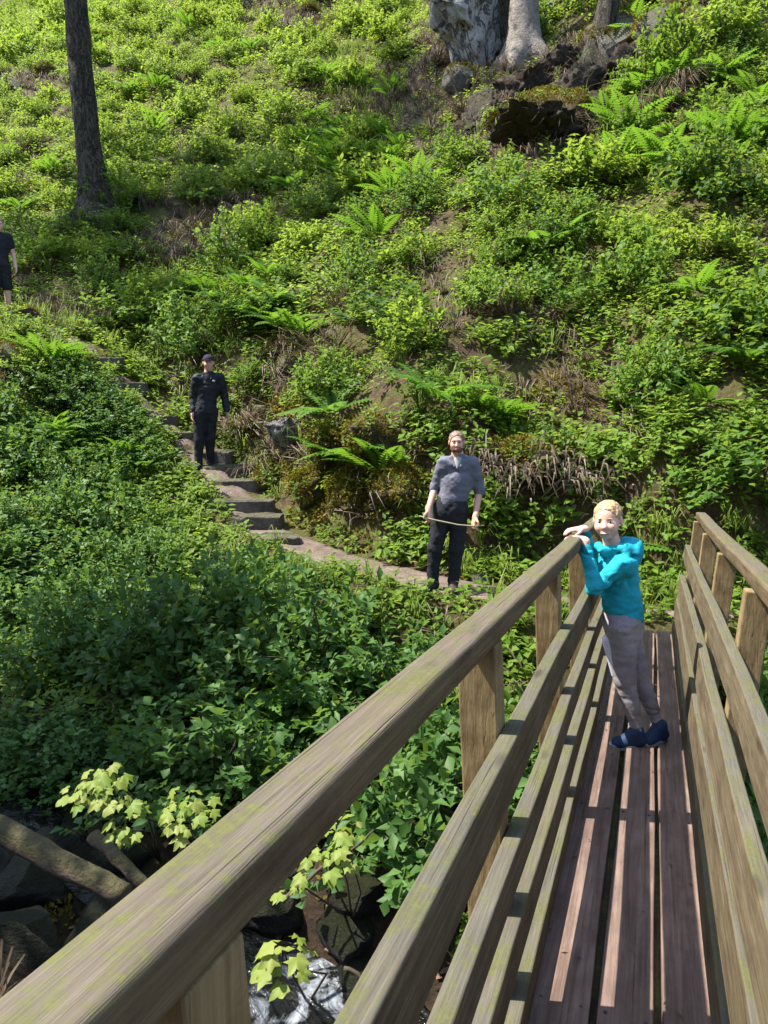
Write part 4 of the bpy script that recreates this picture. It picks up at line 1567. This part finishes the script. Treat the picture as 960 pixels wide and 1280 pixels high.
# ------------------------------------------------------------------ trees
def tree(lab, base, height, r0, lean, seed, mat, crown_h, crown_r, nleaf, name='tree', leafsize=.16, roots=5, group=None):
    r_ = np.random.default_rng(seed)
    root = empty(name, base)
    tag(root, lab, 'tree', group)
    n = 60
    t = np.linspace(0, 1, n) ** 1.3
    pts = np.stack([lean[0] * t * height + .22 * np.sin(t * 6 + seed), lean[1] * t * height + .1 * np.sin(t * 4 + seed * 2), -.4 + t * (height + .4)], -1)
    rr = r0 * (1 - .55 * t) + r0 * 1.0 * np.exp(-np.maximum(pts[:, 2], 0) / .4)
    v, f = tube(pts, rr, 28)
    ang = np.tile(np.arange(28) / 28 * 2 * np.pi, n)
    cen = np.repeat(pts, 28, 0)
    flare = np.exp(-np.maximum(v[:, 2] - 0, 0) / .4) * (.5 * np.cos(ang * roots + seed))
    v = cen + (v - cen) * (1 + .45 * flare + .12 * fbm(v * np.array([4, 4, 1.2]), 3, seed) + .07 * fbm(v * np.array([11, 11, 2.2]), 2, seed + 4))[:, None]
    add('trunk', make_mesh('trunk', v, f, mat, True), root)
    tips = []
    lst = []
    for k in range(9):
        t0 = r_.uniform(.55, .97)
        p0 = np.array([np.interp(t0, t, pts[:, q]) for q in range(3)])
        a = r_.uniform(0, 2 * np.pi)
        L = crown_r * r_.uniform(.6, 1.0)
        p1 = p0 + np.array([math.cos(a) * L * .5, math.sin(a) * L * .5, L * .35])
        p2 = p0 + np.array([math.cos(a) * L, math.sin(a) * L, L * .55])
        q0 = r0 * .28
        lst.append((np.array([p0, p1, p2]), np.array([q0, q0 * .6, q0 * .2]), 7))
        tips += [p1, p2, (p1 + p2) / 2]
    add('branch', tubes_mesh('branch', lst, mat), root)
    tips = np.array(tips)
    cl = tips[r_.integers(0, len(tips), 60)] + r_.normal(0, crown_r * .28, (60, 3)) * np.array([1, 1, .7])
    c = cl[r_.integers(0, 60, nleaf)] + r_.normal(0, .38, (nleaf, 3)) * np.array([1, 1, .6])
    A = unit(r_.normal(size=(nleaf, 3)) * np.array([1, 1, .4]))
    N = unit(np.array([0, 0, 1.0]) + r_.normal(0, .4, (nleaf, 3)))
    vv, ff, tt = diamond_arrays(c, A, N, leafsize * r_.uniform(.7, 1.3, nleaf), leafsize * .75, .15, r_.random(nleaf))
    add('crown', make_mesh('crown', vv, ff, M['canopy'], False, {'tint': tt}), root)
    return root


def tree_base(px, py):
    P, Z = ground_at(px, py)
    return P, Z


P, Z = tree_base(124, 272)
tree('tall grey-brown tree trunk standing alone on the sunlit slope', tuple(P), 15, .017 * Z, (-.028, .0), 3, M['bark'], 5, 4.6, 6500, roots=4)
P, Z = tree_base(664, 75)
tree('pale straight tree trunk beside the crag', tuple(P), 16, .0185 * Z, (.0, .02), 4, M['bark_pale'], 5, 3.6, 2200)
P, Z = tree_base(742, 88)
tree('dark leaning tree trunk among the rocks at the top of the slope', tuple(P), 14, .014 * Z, (.1, .03), 6, M['bark'], 5, 3.4, 2000)
tree('unseen broad leafy tree beyond the lone grey-brown trunk, added to shade the slope', (-17.6, 14.5, th(-17.6, 14.5)), 14, .25, (.0, .0), 31, M['bark'], 5, 3.6, 6500, leafsize=.2)  # out-of-frame tree added to throw a dappled shade band across the slope
# trees on the near bank, out of the picture, that shade the gully
for k, (x, y, h, cr) in enumerate([(-11.2, 2.2, 8.0, 2.0), (-8.9, 4.0, 6.6, 1.7)]):
    tree('broad leafy tree on the near bank upstream of the bridge', (x, y, th(x, y)), h, .2, (.0, .0), 20 + k, M['bark'], 5, cr, 4200, leafsize=.2, group='trees shading the gully')


# ------------------------------------------------------------------ undergrowth
def cand(n, x0=-36, x1=10, y0=-2, y1=40, seed=1, margin=150):
    n = int(n * 1.9)
    r_ = np.random.default_rng(seed)
    x = r_.uniform(x0, x1, n); y = r_.uniform(y0, y1, n)
    z = terrain(x, y)
    P = np.stack([x, y, z], -1)
    u, v, Z = proj(P)
    ok = (Z > 2.2) & (u > -margin) & (u < 960 + margin) & (v > -margin - 60) & (v < 1280 + margin)
    ok &= ~((np.abs(x) < .75) & (y < 7.6))
    return P[ok], u[ok], v[ok], Z[ok], r_


def blob(u, v, lst):
    """soft mask of image-located ground patches: (u, v, ru, rv)"""
    m = np.zeros_like(u)
    for (a, b, ra, rb) in lst:
        m = np.maximum(m, 1 - sstep(.55, 1.15, np.hypot((u - a) / ra, (v - b) / rb)))
    return m


BARE = [(358, 550, 30, 48), (690, 115, 115, 60), (650, 165, 130, 55), (500, 130, 90, 40), (580, 70, 70, 70), (760, 60, 70, 55), (385, 440, 60, 55), (230, 310, 70, 30), (250, 265, 110, 20), (560, 400, 45, 35), (690, 490, 95, 60), (660, 400, 60, 22), (80, 390, 80, 18), (130, 490, 60, 22), (20, 470, 45, 30), (40, 110, 50, 25), (360, 20, 60, 25), (870, 200, 40, 40), (560, 350, 40, 30), (690, 615, 55, 25), (330, 560, 50, 60)]
MOSSY = [(440, 600, 150, 75)]
GULLY = [(150, 1150, 340, 150), (430, 1160, 170, 160)]

d_of = lambda P: path_query(P[:, 0], P[:, 1])[0]
hp = [herb_clump(np.random.default_rng(100 + k), 26, .22, .19, .1) for k in range(6)]
P, u, v, Z, r_ = cand(90000, seed=11)
d = d_of(P)
nz = n2(P[:, 0], P[:, 1], .55, 71)
nz2 = n2(P[:, 0], P[:, 1], 1.6, 75)
bare = blob(u, v, BARE); mossy = blob(u, v, MOSSY); gul = blob(u, v, GULLY)
sy = stream_y(P[:, 0])
dens = .85 + .5 * nz2
bn = sstep(.22, .45, n2(P[:, 0], P[:, 1], .6, 99))
dens = dens * (1 - .75 * bn)
dens = dens * (1 - .8 * bare) * (1 - .62 * mossy) * (1 - .97 * gul) * np.where((P[:, 0] < -7.4) | (P[:, 0] > -.5), sstep(.06, .25, np.abs(d)), sstep(.28, .48, np.abs(d))) * sstep(.5, 1.1, P[:, 1] - sy)
keep = r_.random(len(P)) < np.clip(dens, 0, 1) * np.clip(.26 + .02 * Z * 0, 0, 1) * np.clip(14 / Z, .6, 1.5) * np.where(d > 0, 1.15, 1.5) * np.clip(1 / tnormal(P[:, 0], P[:, 1])[:, 2], 1, 2.6)
P, u, v, Z, nz = P[keep], u[keep], v[keep], Z[keep], nz[keep]
acc = Acc()
ts = np.clip(.5 + .7 * nz + r_.normal(0, .18, len(P)) + .15 * sstep(500, 100, v), 0, 1)
scatter(hp, P - np.array([0, 0, .02]), tnormal(P[:, 0], P[:, 1]), r_.uniform(.75, 1.5, len(P)) * np.clip(.8 + .5 * nz, .6, 1.4), acc, .4, ts, r_)
hc = add('herb_ground_cover', acc.mesh('herb_ground_cover', M['herb']))
tag(hc, 'low leafy green plants carpeting the whole slope', 'ground cover', kind='stuff')
print('herb clumps', len(P), 'tris', sum(len(f) for f in acc.f))

MOSSROCK = []
# grass: along the path, on the bank under the hollow, at the bridge end
gp = [grass_tuft(np.random.default_rng(200 + k), 16, .34, .6, .011) for k in range(5)]
P, u, v, Z, r_ = cand(30000, seed=12)
d = d_of(P)
gm = blob(u, v, [(650, 670, 130, 60), (810, 720, 60, 80), (520, 960, 90, 120), (60, 440, 70, 55), (240, 355, 90, 35), (440, 90, 40, 60), (720, 680, 80, 50), (230, 440, 80, 60), (560, 500, 70, 30), (800, 660, 120, 50), (930, 640, 60, 60)])
along = np.exp(-((np.abs(d) - .6) / .28) ** 2) * (1 - .8 * blob(u, v, [(555, 745, 55, 40)]))
pr = (P[:, 1] > stream_y(P[:, 0]) + .5) * np.clip(.05 + .55 * gm + .4 * along + .18 * n2(P[:, 0], P[:, 1], .6, 91), 0, 1) * np.where(P[:, 0] > -.5, sstep(.1, .2, np.abs(d)), sstep(.36, .5, np.abs(d))) * (1 - .95 * blob(u, v, GULLY) * (1 - gm))
keep = r_.random(len(P)) < pr * (.75 + .5 * gm)
P, Z = P[keep], Z[keep]
acc = Acc()
scatter(gp, P - np.array([0, 0, .02]), tnormal(P[:, 0], P[:, 1]), r_.uniform(.6, 1.35, len(P)), acc, .25, None, r_)
g = add('grass', acc.mesh('grass', M['grass']))
tag(g, 'tufts of long grass along the path and at the bridge end', 'grass', kind='stuff')
print('grass', len(P))
# dead grass and bracken in the brown patches
dp = [grass_tuft(np.random.default_rng(220 + k), 14, .26, 1.3, .012, 1.6) for k in range(5)]
P, u, v, Z, r_ = cand(30000, seed=13)
d = d_of(P)
pr = (.8 * blob(u, v, BARE) + .35 * blob(u, v, MOSSY) + .04 + .55 * sstep(.22, .45, n2(P[:, 0], P[:, 1], .6, 99))) * sstep(.4, .6, np.abs(d)) * (1 - blob(u, v, GULLY))
keep = r_.random(len(P)) < pr * .6
P = P[keep]
acc = Acc()
scatter(dp, P - np.array([0, 0, .01]), tnormal(P[:, 0], P[:, 1]), r_.uniform(.6, 1.4, len(P)), acc, .6, None, r_)
g = add('dead_grass', acc.mesh('dead_grass', M['dry']))
tag(g, 'brown dead grass and bracken in the bare patches', 'dead grass', kind='stuff')
# leaf litter
P, u, v, Z, r_ = cand(60000, seed=14)
d = d_of(P)
pr = np.clip(.25 + .7 * blob(u, v, BARE) + .4 * blob(u, v, GULLY), 0, 1) * (.25 + .75 * sstep(.2, .5, np.abs(d)))
keep = r_.random(len(P)) < pr * .55
P = P[keep]
n = len(P)
N = unit(tnormal(P[:, 0], P[:, 1]) + r_.normal(0, .35, (n, 3)))
A = unit(np.cross(N, r_.normal(size=(n, 3))))
vv, ff, tt = diamond_arrays(P + N * .015, A, N, r_.uniform(.05, .11, n), r_.uniform(.03, .06, n), .25, r_.random(n))
g = add('leaf_litter', make_mesh('leaf_litter', vv, ff, M['litter'], False, {'tint': tt}))
tag(g, 'brown fallen leaves lying on the bare soil', 'leaf litter', kind='stuff')

# moss cushions on the bank by the steps
mp = []
for k in range(3):
    r3 = np.random.default_rng(300 + k)
    n = 60
    dd = unit(r3.normal(size=(n, 3))); dd[:, 2] = np.abs(dd[:, 2])
    mp.append(diamond_arrays(dd * np.array([.14, .14, .07]), unit(dd + r3.normal(0, .3, (n, 3))), unit(r3.normal(size=(n, 3)) + dd), .045, .03, .2, r3.random(n)))
M['moss'] = leaf_mat('yellow_moss', [(0, (.07, .06, .01)), (.5, (.17, .14, .018)), (1, (.28, .22, .03))], .2, (.3, .25, .03), rough=.8)
P, u, v, Z, r_ = cand(60000, seed=15)
d = d_of(P)
pr = (blob(u, v, [(430, 600, 130, 80), (690, 510, 60, 40), (350, 520, 45, 40)]) * .8 + .25 * blob(u, v, [(250, 350, 90, 40), (60, 1080, 120, 80), (470, 1090, 80, 80)])) * sstep(.45, .65, np.abs(d))
keep = r_.random(len(P)) < pr * .9
P = P[keep]
acc = Acc()
r6 = np.random.default_rng(66)
for o, mt in ROCKS:
    frac = {'mossy_rock': .5, 'grey_rock': .1}.get(mt.name, 0)
    if not frac: continue
    mw = np.array(mathutils.Matrix.LocRotScale(o.location, o.rotation_euler, o.scale))
    V = np.array([q.co[:] for q in o.data.vertices]); W = V @ mw[:3, :3].T + mw[:3, 3]
    nn = unit((V / np.array(o.scale)) @ mw[:3, :3].T)
    ok = np.where(nn[:, 2] > -.1)[0]
    area = 4 * o.scale[0] * o.scale[2]
    pick = r6.choice(ok, min(len(ok), int(160 * frac * area) + 1), replace=False)
    pick = pick[n2(W[pick, 0], W[pick, 2], 2.2, 44) > -.25]
    if mt.name == 'wet_rock':
        pick = pick[nn[pick, 2] > .3]
    scatter(mp, W[pick] - nn[pick] * .03, nn[pick], r6.uniform(.5, 1.1, len(pick)), acc, 1.0, None, r6)
    if mt.name == 'mossy_rock':
        MOSSROCK.append((W[pick], nn[pick]))
scatter(mp, P, tnormal(P[:, 0], P[:, 1]), r_.uniform(.6, 1.5, len(P)), acc, .9, None, r_)
g = add('moss', acc.mesh('moss', M['moss']))
tag(g, 'yellow-green moss cushions on the bank beside the steps', 'moss', kind='stuff')
print('moss', len(P))
acc = Acc()
for W, nn in MOSSROCK:
    k = r6.random(len(W)) < .22
    scatter(hp, W[k] - nn[k] * .03, nn[k], r6.uniform(.4, .8, k.sum()), acc, .6, None, r6)
    k = r6.random(len(W)) < .12
    scatter(dp, W[k] - nn[k] * .02, nn[k], r6.uniform(.4, .8, k.sum()), acc, .8, None, r6) if False else None
g = add('rock_plants', acc.mesh('rock_plants', M['herb']))
tag(g, 'small leafy plants growing on the mossy boulders', 'plants', kind='stuff')

# ------------------------------------------------------------------ shrubs: individuals
PROT = []


def shrub_proto(kind, seed, mat, **kw):
    root = bpy.data.objects.new(kind, None)
    me, C = shrub_mesh('foliage', seed, mat, **kw)
    fo = bpy.data.objects.new('foliage', me); fo.parent = root
    st = bpy.data.objects.new('stem', stems_for(C, seed, M['stem'])); st.parent = root
    return root


def put(proto, loc, scale, rz, label, cat, group, rx=0.0, ry=0.0):
    """copy of a plant and of each of its parts"""
    c = proto.copy(); COL.objects.link(c)
    c.location = loc; c.scale = scale; c.rotation_euler = (rx, ry, rz)
    for ch in proto.children:
        k = ch.copy(); COL.objects.link(k); k.parent = c
    tag(c, label, cat, group)
    return c


KINDS = {
    'leafy_shrub': ([shrub_proto('leafy_shrub', 400 + k, M['shrub'], n=1700, R=(.78, .78, .58), ls=.1) for k in range(4)],
                    'mid-green leafy shrub', 'shrub', 'leafy shrubs on the hillside'),
    'bramble_bush': ([shrub_proto('bramble_bush', 420 + k, M['bramble'], n=1700, R=(.85, .85, .58), ls=.1) for k in range(4)],
                     'dense dark-leaved bush', 'bush', 'dense bushes between the path and the stream'),
    'pale_shrub': ([shrub_proto('pale_shrub', 440 + k, M['herb'], n=1300, R=(.65, .65, .48), ls=.105) for k in range(3)],
                   'yellow-green soft-leaved shrub', 'shrub', 'yellow-green shrubs on the slope')}
P, u, v, Z, r_ = cand(7000, seed=21, margin=120)
d = d_of(P)
sy = stream_y(P[:, 0])
bare = blob(u, v, BARE); mossy = blob(u, v, MOSSY); gul = blob(u, v, GULLY)
nz = n2(P[:, 0], P[:, 1], .4, 88)
bn = sstep(.22, .45, n2(P[:, 0], P[:, 1], .6, 99))
cnt = {k: 0 for k in KINDS}
placed = []
CLEAR = [(358, 545, 30, 50), (565, 640, 60, 110), (262, 515, 45, 85), (5, 330, 35, 70), (300, 620, 55, 70), (600, 735, 60, 30), (430, 690, 60, 16)]
for k in range(len(P)):
    x, y, z = P[k]
    below = d[k] < 0
    if abs(d[k]) < (1.0 if below else .95): continue
    if y - sy[k] < 1.0 or gul[k] > .5 or bare[k] > .45 or mossy[k] > .5: continue
    R_ = .66 if below else .92 + .012 * Z[k]
    if any((x - q[0]) ** 2 + (y - q[1]) ** 2 < (R_ * q[2]) ** 2 for q in placed): continue
    if not below and (nz[k] < -.3 or bn[k] > .5): continue
    up = 0.0
    if below: kind = 'bramble_bush' if r_.random() < .8 else 'leafy_shrub'
    elif u[k] < 520 and v[k] < 260: kind = 'pale_shrub'
    else: kind = 'leafy_shrub' if r_.random() < .72 else 'pale_shrub'
    protos, lab, cat, grp = KINDS[kind]
    s = r_.uniform(.5, 1.1)
    if below and abs(d[k]) < 1.6: s *= .6
    # keep sight of the people and the steps
    blocked = False
    for (cu, cv, ru, rv) in CLEAR:
        if abs(u[k] - cu) < ru + 60 * s * 9 / Z[k] and cv - rv < v[k] < cv + rv + 90 * s * 9 / Z[k] and (below or abs(d[k]) < 1.5): blocked = True
    if blocked: s *= .42
    if cnt[kind] >= 280: continue
    cnt[kind] += 1
    placed.append((x, y, s if not blocked else .6))
    put(protos[int(r_.integers(0, len(protos)))], (x, y, z + .02), (s * r_.uniform(.85, 1.2), s * r_.uniform(.85, 1.2), s * (r_.uniform(1.0, 1.6) if below else r_.uniform(.85, 1.45))), r_.uniform(0, 6.28), size_word(s) + ' ' + lab + ' ' + where((x, y, z)), cat, grp, rx=-.25 if not below else .1)
print(cnt)

# ferns
FERN = [(lambda m: m)(fern_mesh('frond', 500 + k)) for k in range(3)]
fern_protos = []
for me in FERN:
    r0 = bpy.data.objects.new('fern', None)
    fo = bpy.data.objects.new('fronds', me); fo.parent = r0
    fern_protos.append(r0)
FSP = [(545, 505, 1.25, 'bright fern growing on the bank above the bearded man'), (60, 460, 1.4, 'large bright fern clump below the upper path'), (25, 265, 1.0, 'bright fern beside the upper path behind the person in black shorts')]
for (px, py, s, lab) in FSP:
    P0, Z0 = ground_at(px, py)
    put(fern_protos[0], tuple(P0), (s, s, s), px * .1, lab, 'fern', None, rx=-.3)
for k, (px, py, s, kd) in enumerate([(45, 455, .8, 2), (85, 470, .8, 0), (120, 490, .75, 0), (150, 515, .7, 0), (178, 535, .6, 0), (100, 440, .5, 2), (135, 462, .5, 2), (165, 495, .45, 2), (200, 562, .5, 0)]):
    P0, Z0 = ground_at(px, py)
    kk = ['bramble_bush', 'leafy_shrub', 'pale_shrub'][kd]
    put(KINDS[kk][0][k % 3], (P0[0], P0[1] - .25, P0[2] - .1), (s, s, s * .9), k * 1.7, size_word(s) + ' ' + KINDS[kk][1] + ' edging the climbing path above the stone steps', KINDS[kk][2], KINDS[kk][3])
for k, (px, py, s) in enumerate([(-20, 930, .95), (35, 955, .85), (85, 945, .8), (-10, 1000, .7), (130, 955, .7), (60, 1000, .5), (190, 980, .6)]):
    P0, Z0 = ground_at(px, py)
    put(KINDS['bramble_bush'][0][k % 4], (P0[0], P0[1], P0[2]), (s, s, s), k * 1.3, size_word(s) + ' dense dark-leaved bush overhanging the gully ' + where(P0), 'bush', 'dense bushes between the path and the stream')
P, u, v, Z, r_ = cand(2600, seed=31, margin=60)
d = d_of(P)
fm = blob(u, v, [(880, 170, 160, 90), (450, 210, 110, 50), (100, 560, 130, 90), (600, 480, 90, 60), (300, 400, 120, 60), (900, 470, 90, 120), (450, 560, 90, 90), (800, 700, 60, 90)])
n = 0
for k in range(len(P)):
    if d[k] > -.6 and d[k] < .6: continue
    if r_.random() > .04 + .75 * fm[k] or n >= 200 or blob(u[k:k + 1], v[k:k + 1], GULLY)[0] > .3: continue
    if blob(u[k:k + 1], v[k:k + 1], CLEAR)[0] > .4: continue
    n += 1
    s = r_.uniform(.65, 1.35)
    put(fern_protos[int(r_.integers(0, 3))], (P[k, 0], P[k, 1], P[k, 2] + .05), (s, s, s), r_.uniform(0, 6.28), size_word(s + .1) + ' arching green fern ' + where(P[k]), 'fern', 'ferns on the hillside', rx=-.25)


# ------------------------------------------------------------------ sycamore saplings over the gully
def sapling(lab, base, tips, seed, size=.105):
    r_ = np.random.default_rng(seed)
    root = empty('sapling', tuple(base))
    tag(root, lab, 'sapling')
    base = np.array(base)
    lst = []
    for tp, ln in tips:
        tp = np.array(tp) - base
        m = tp * .5 + np.array([r_.normal(0, .08), r_.normal(0, .08), .1])
        lst.append((np.array([np.zeros(3), m * .55, m, tp]), np.array([.01, .008, .006, .003]), 6))
    add('stem', tubes_mesh('stem', lst, M['stem']), root)
    for tp, ln in tips:
        tp = np.array(tp) - base
        for q in range(int(ln * 2.0)):
            a = r_.uniform(0, 2 * np.pi)
            off = np.array([math.cos(a), math.sin(a), 0]) * r_.uniform(.01, .14) + np.array([0, 0, r_.normal(0, .03)])
            acc = Acc()
            maple_leaf(tp + off, unit(off * np.array([1, 1, 0]) + np.array([.0, -.03, -.02])), unit(np.array([r_.normal(0, .2), -.25 + r_.normal(0, .2), 1.0])), size * r_.uniform(.5, 1.1), r_.random(), acc)
            add('leaf', acc.mesh('leaf', M['maple']), root)


b1, _ = ground_at(200, 1075)
sapling('sycamore sapling with tiers of pale leaves above the fallen log', b1, [(ray(130, 966, 4.4), 9), (ray(108, 990, 4.3), 6), (ray(146, 1000, 4.3), 8), (ray(155, 1040, 4.25), 5)], 1)
b2, _ = ground_at(250, 1100)
sapling('small sycamore sapling with one pale leaf cluster behind the handrail', b2, [(ray(235, 1010, 4.3), 9), (ray(245, 1025, 4.3), 4)], 2)
b3, _ = ground_at(440, 1150)
sapling('sycamore sapling with bright leaves between handrail and middle rail', b3, [(ray(430, 1040, 4.3), 6), (ray(420, 1065, 4.2), 8), (ray(405, 1080, 4.2), 5), (ray(376, 1110, 4.1), 3)], 3)
b4, _ = ground_at(385, 1255)
sapling('low sycamore seedling with broad green leaves over the white water', b4, [(ray(355, 1188, 3.6), 3), (ray(366, 1212, 3.6), 4)], 4, .14)


# ------------------------------------------------------------------ brown dead bracken clumps, leafy young growth at the top
brk = []
for k in range(3):
    vv, ff, tt = grass_tuft(np.random.default_rng(600 + k), 70, .55, 1.5, .016, 1.7)
    r0 = bpy.data.objects.new('dead_bracken', None)
    fo = bpy.data.objects.new('stalks', make_mesh('stalks', vv, ff, M['dry'], False, {'tint': tt})); fo.parent = r0
    brk.append(r0)
P, u, v, Z, r_ = cand(1500, seed=41, margin=60)
d = d_of(P)
bm_ = np.maximum(blob(u, v, BARE), sstep(.22, .45, n2(P[:, 0], P[:, 1], .6, 99)))
n = 0
for k in range(len(P)):
    if d[k] < .7 or r_.random() > .5 * bm_[k] or n >= 70: continue
    n += 1
    s = r_.uniform(.6, 1.3)
    put(brk[n % 3], tuple(P[k]), (s, s, s * .8), r_.uniform(0, 6.28), size_word(s) + ' brown dead bracken clump ' + where(P[k]), 'bracken', 'dead bracken on the slope', rx=-.45)
for k, (px, py, s, lab) in enumerate([(25, 75, 1.9, 'tall yellow-green leafy bush high on the slope beyond the lone trunk'), (75, 35, 1.6, 'yellow-green leafy bush beside the upper part of the lone trunk'), (905, 50, 1.2, 'tall leafy bush upslope of the ferns near the leaning trunk')]):
    P0, Z0 = ground_at(px, py)
    put(KINDS['pale_shrub'][0][k % 3], tuple(P0), (s, s, s * 1.3), k * 2.0, lab, 'bush', None)

# screw heads fixing the planks and rails
M['screw'] = plain_mat('rusty_screw', (.05, .035, .028), .5, .3)
a = np.linspace(0, 2 * np.pi, 8, endpoint=False)
sv_ = np.array([(.0055 * math.cos(t), .0055 * math.sin(t), z) for z in (-.001, .0012) for t in a])
sf_ = [tuple(range(8, 16))] + [(q, (q + 1) % 8, 8 + (q + 1) % 8, 8 + q) for q in range(8)]
scr = make_mesh('screw', sv_, sf_, M['screw'])
for yy in POSTS:
    for x in (-.215, -.105, -.04, .066, .13, .226):
        y2 = yy + .11 + .012 * math.sin(x * 90 + yy * 7)
        add('screw', scr, bridge, (x, y2, deckz(y2) + .0005))
# a few fallen leaves and bits on the deck
r9 = np.random.default_rng(9)
n = 70
x = r9.uniform(-.23, .24, n); y = r9.uniform(.8, 7.0, n)
Pn = np.stack([x, y, deckz(y) + .006], -1)
N = unit(np.array([0, 0, 1.0]) + r9.normal(0, .25, (n, 3)))
A = unit(np.cross(N, r9.normal(size=(n, 3))))
vv, ff, tt = diamond_arrays(Pn, A, N, r9.uniform(.012, .035, n), r9.uniform(.006, .018, n), .3, r9.random(n))
tag(add('deck_litter', make_mesh('deck_litter', vv, ff, M['litter'], False, {'tint': tt})), 'scraps of dead leaf lying on the bridge planks', 'leaf litter', kind='stuff')
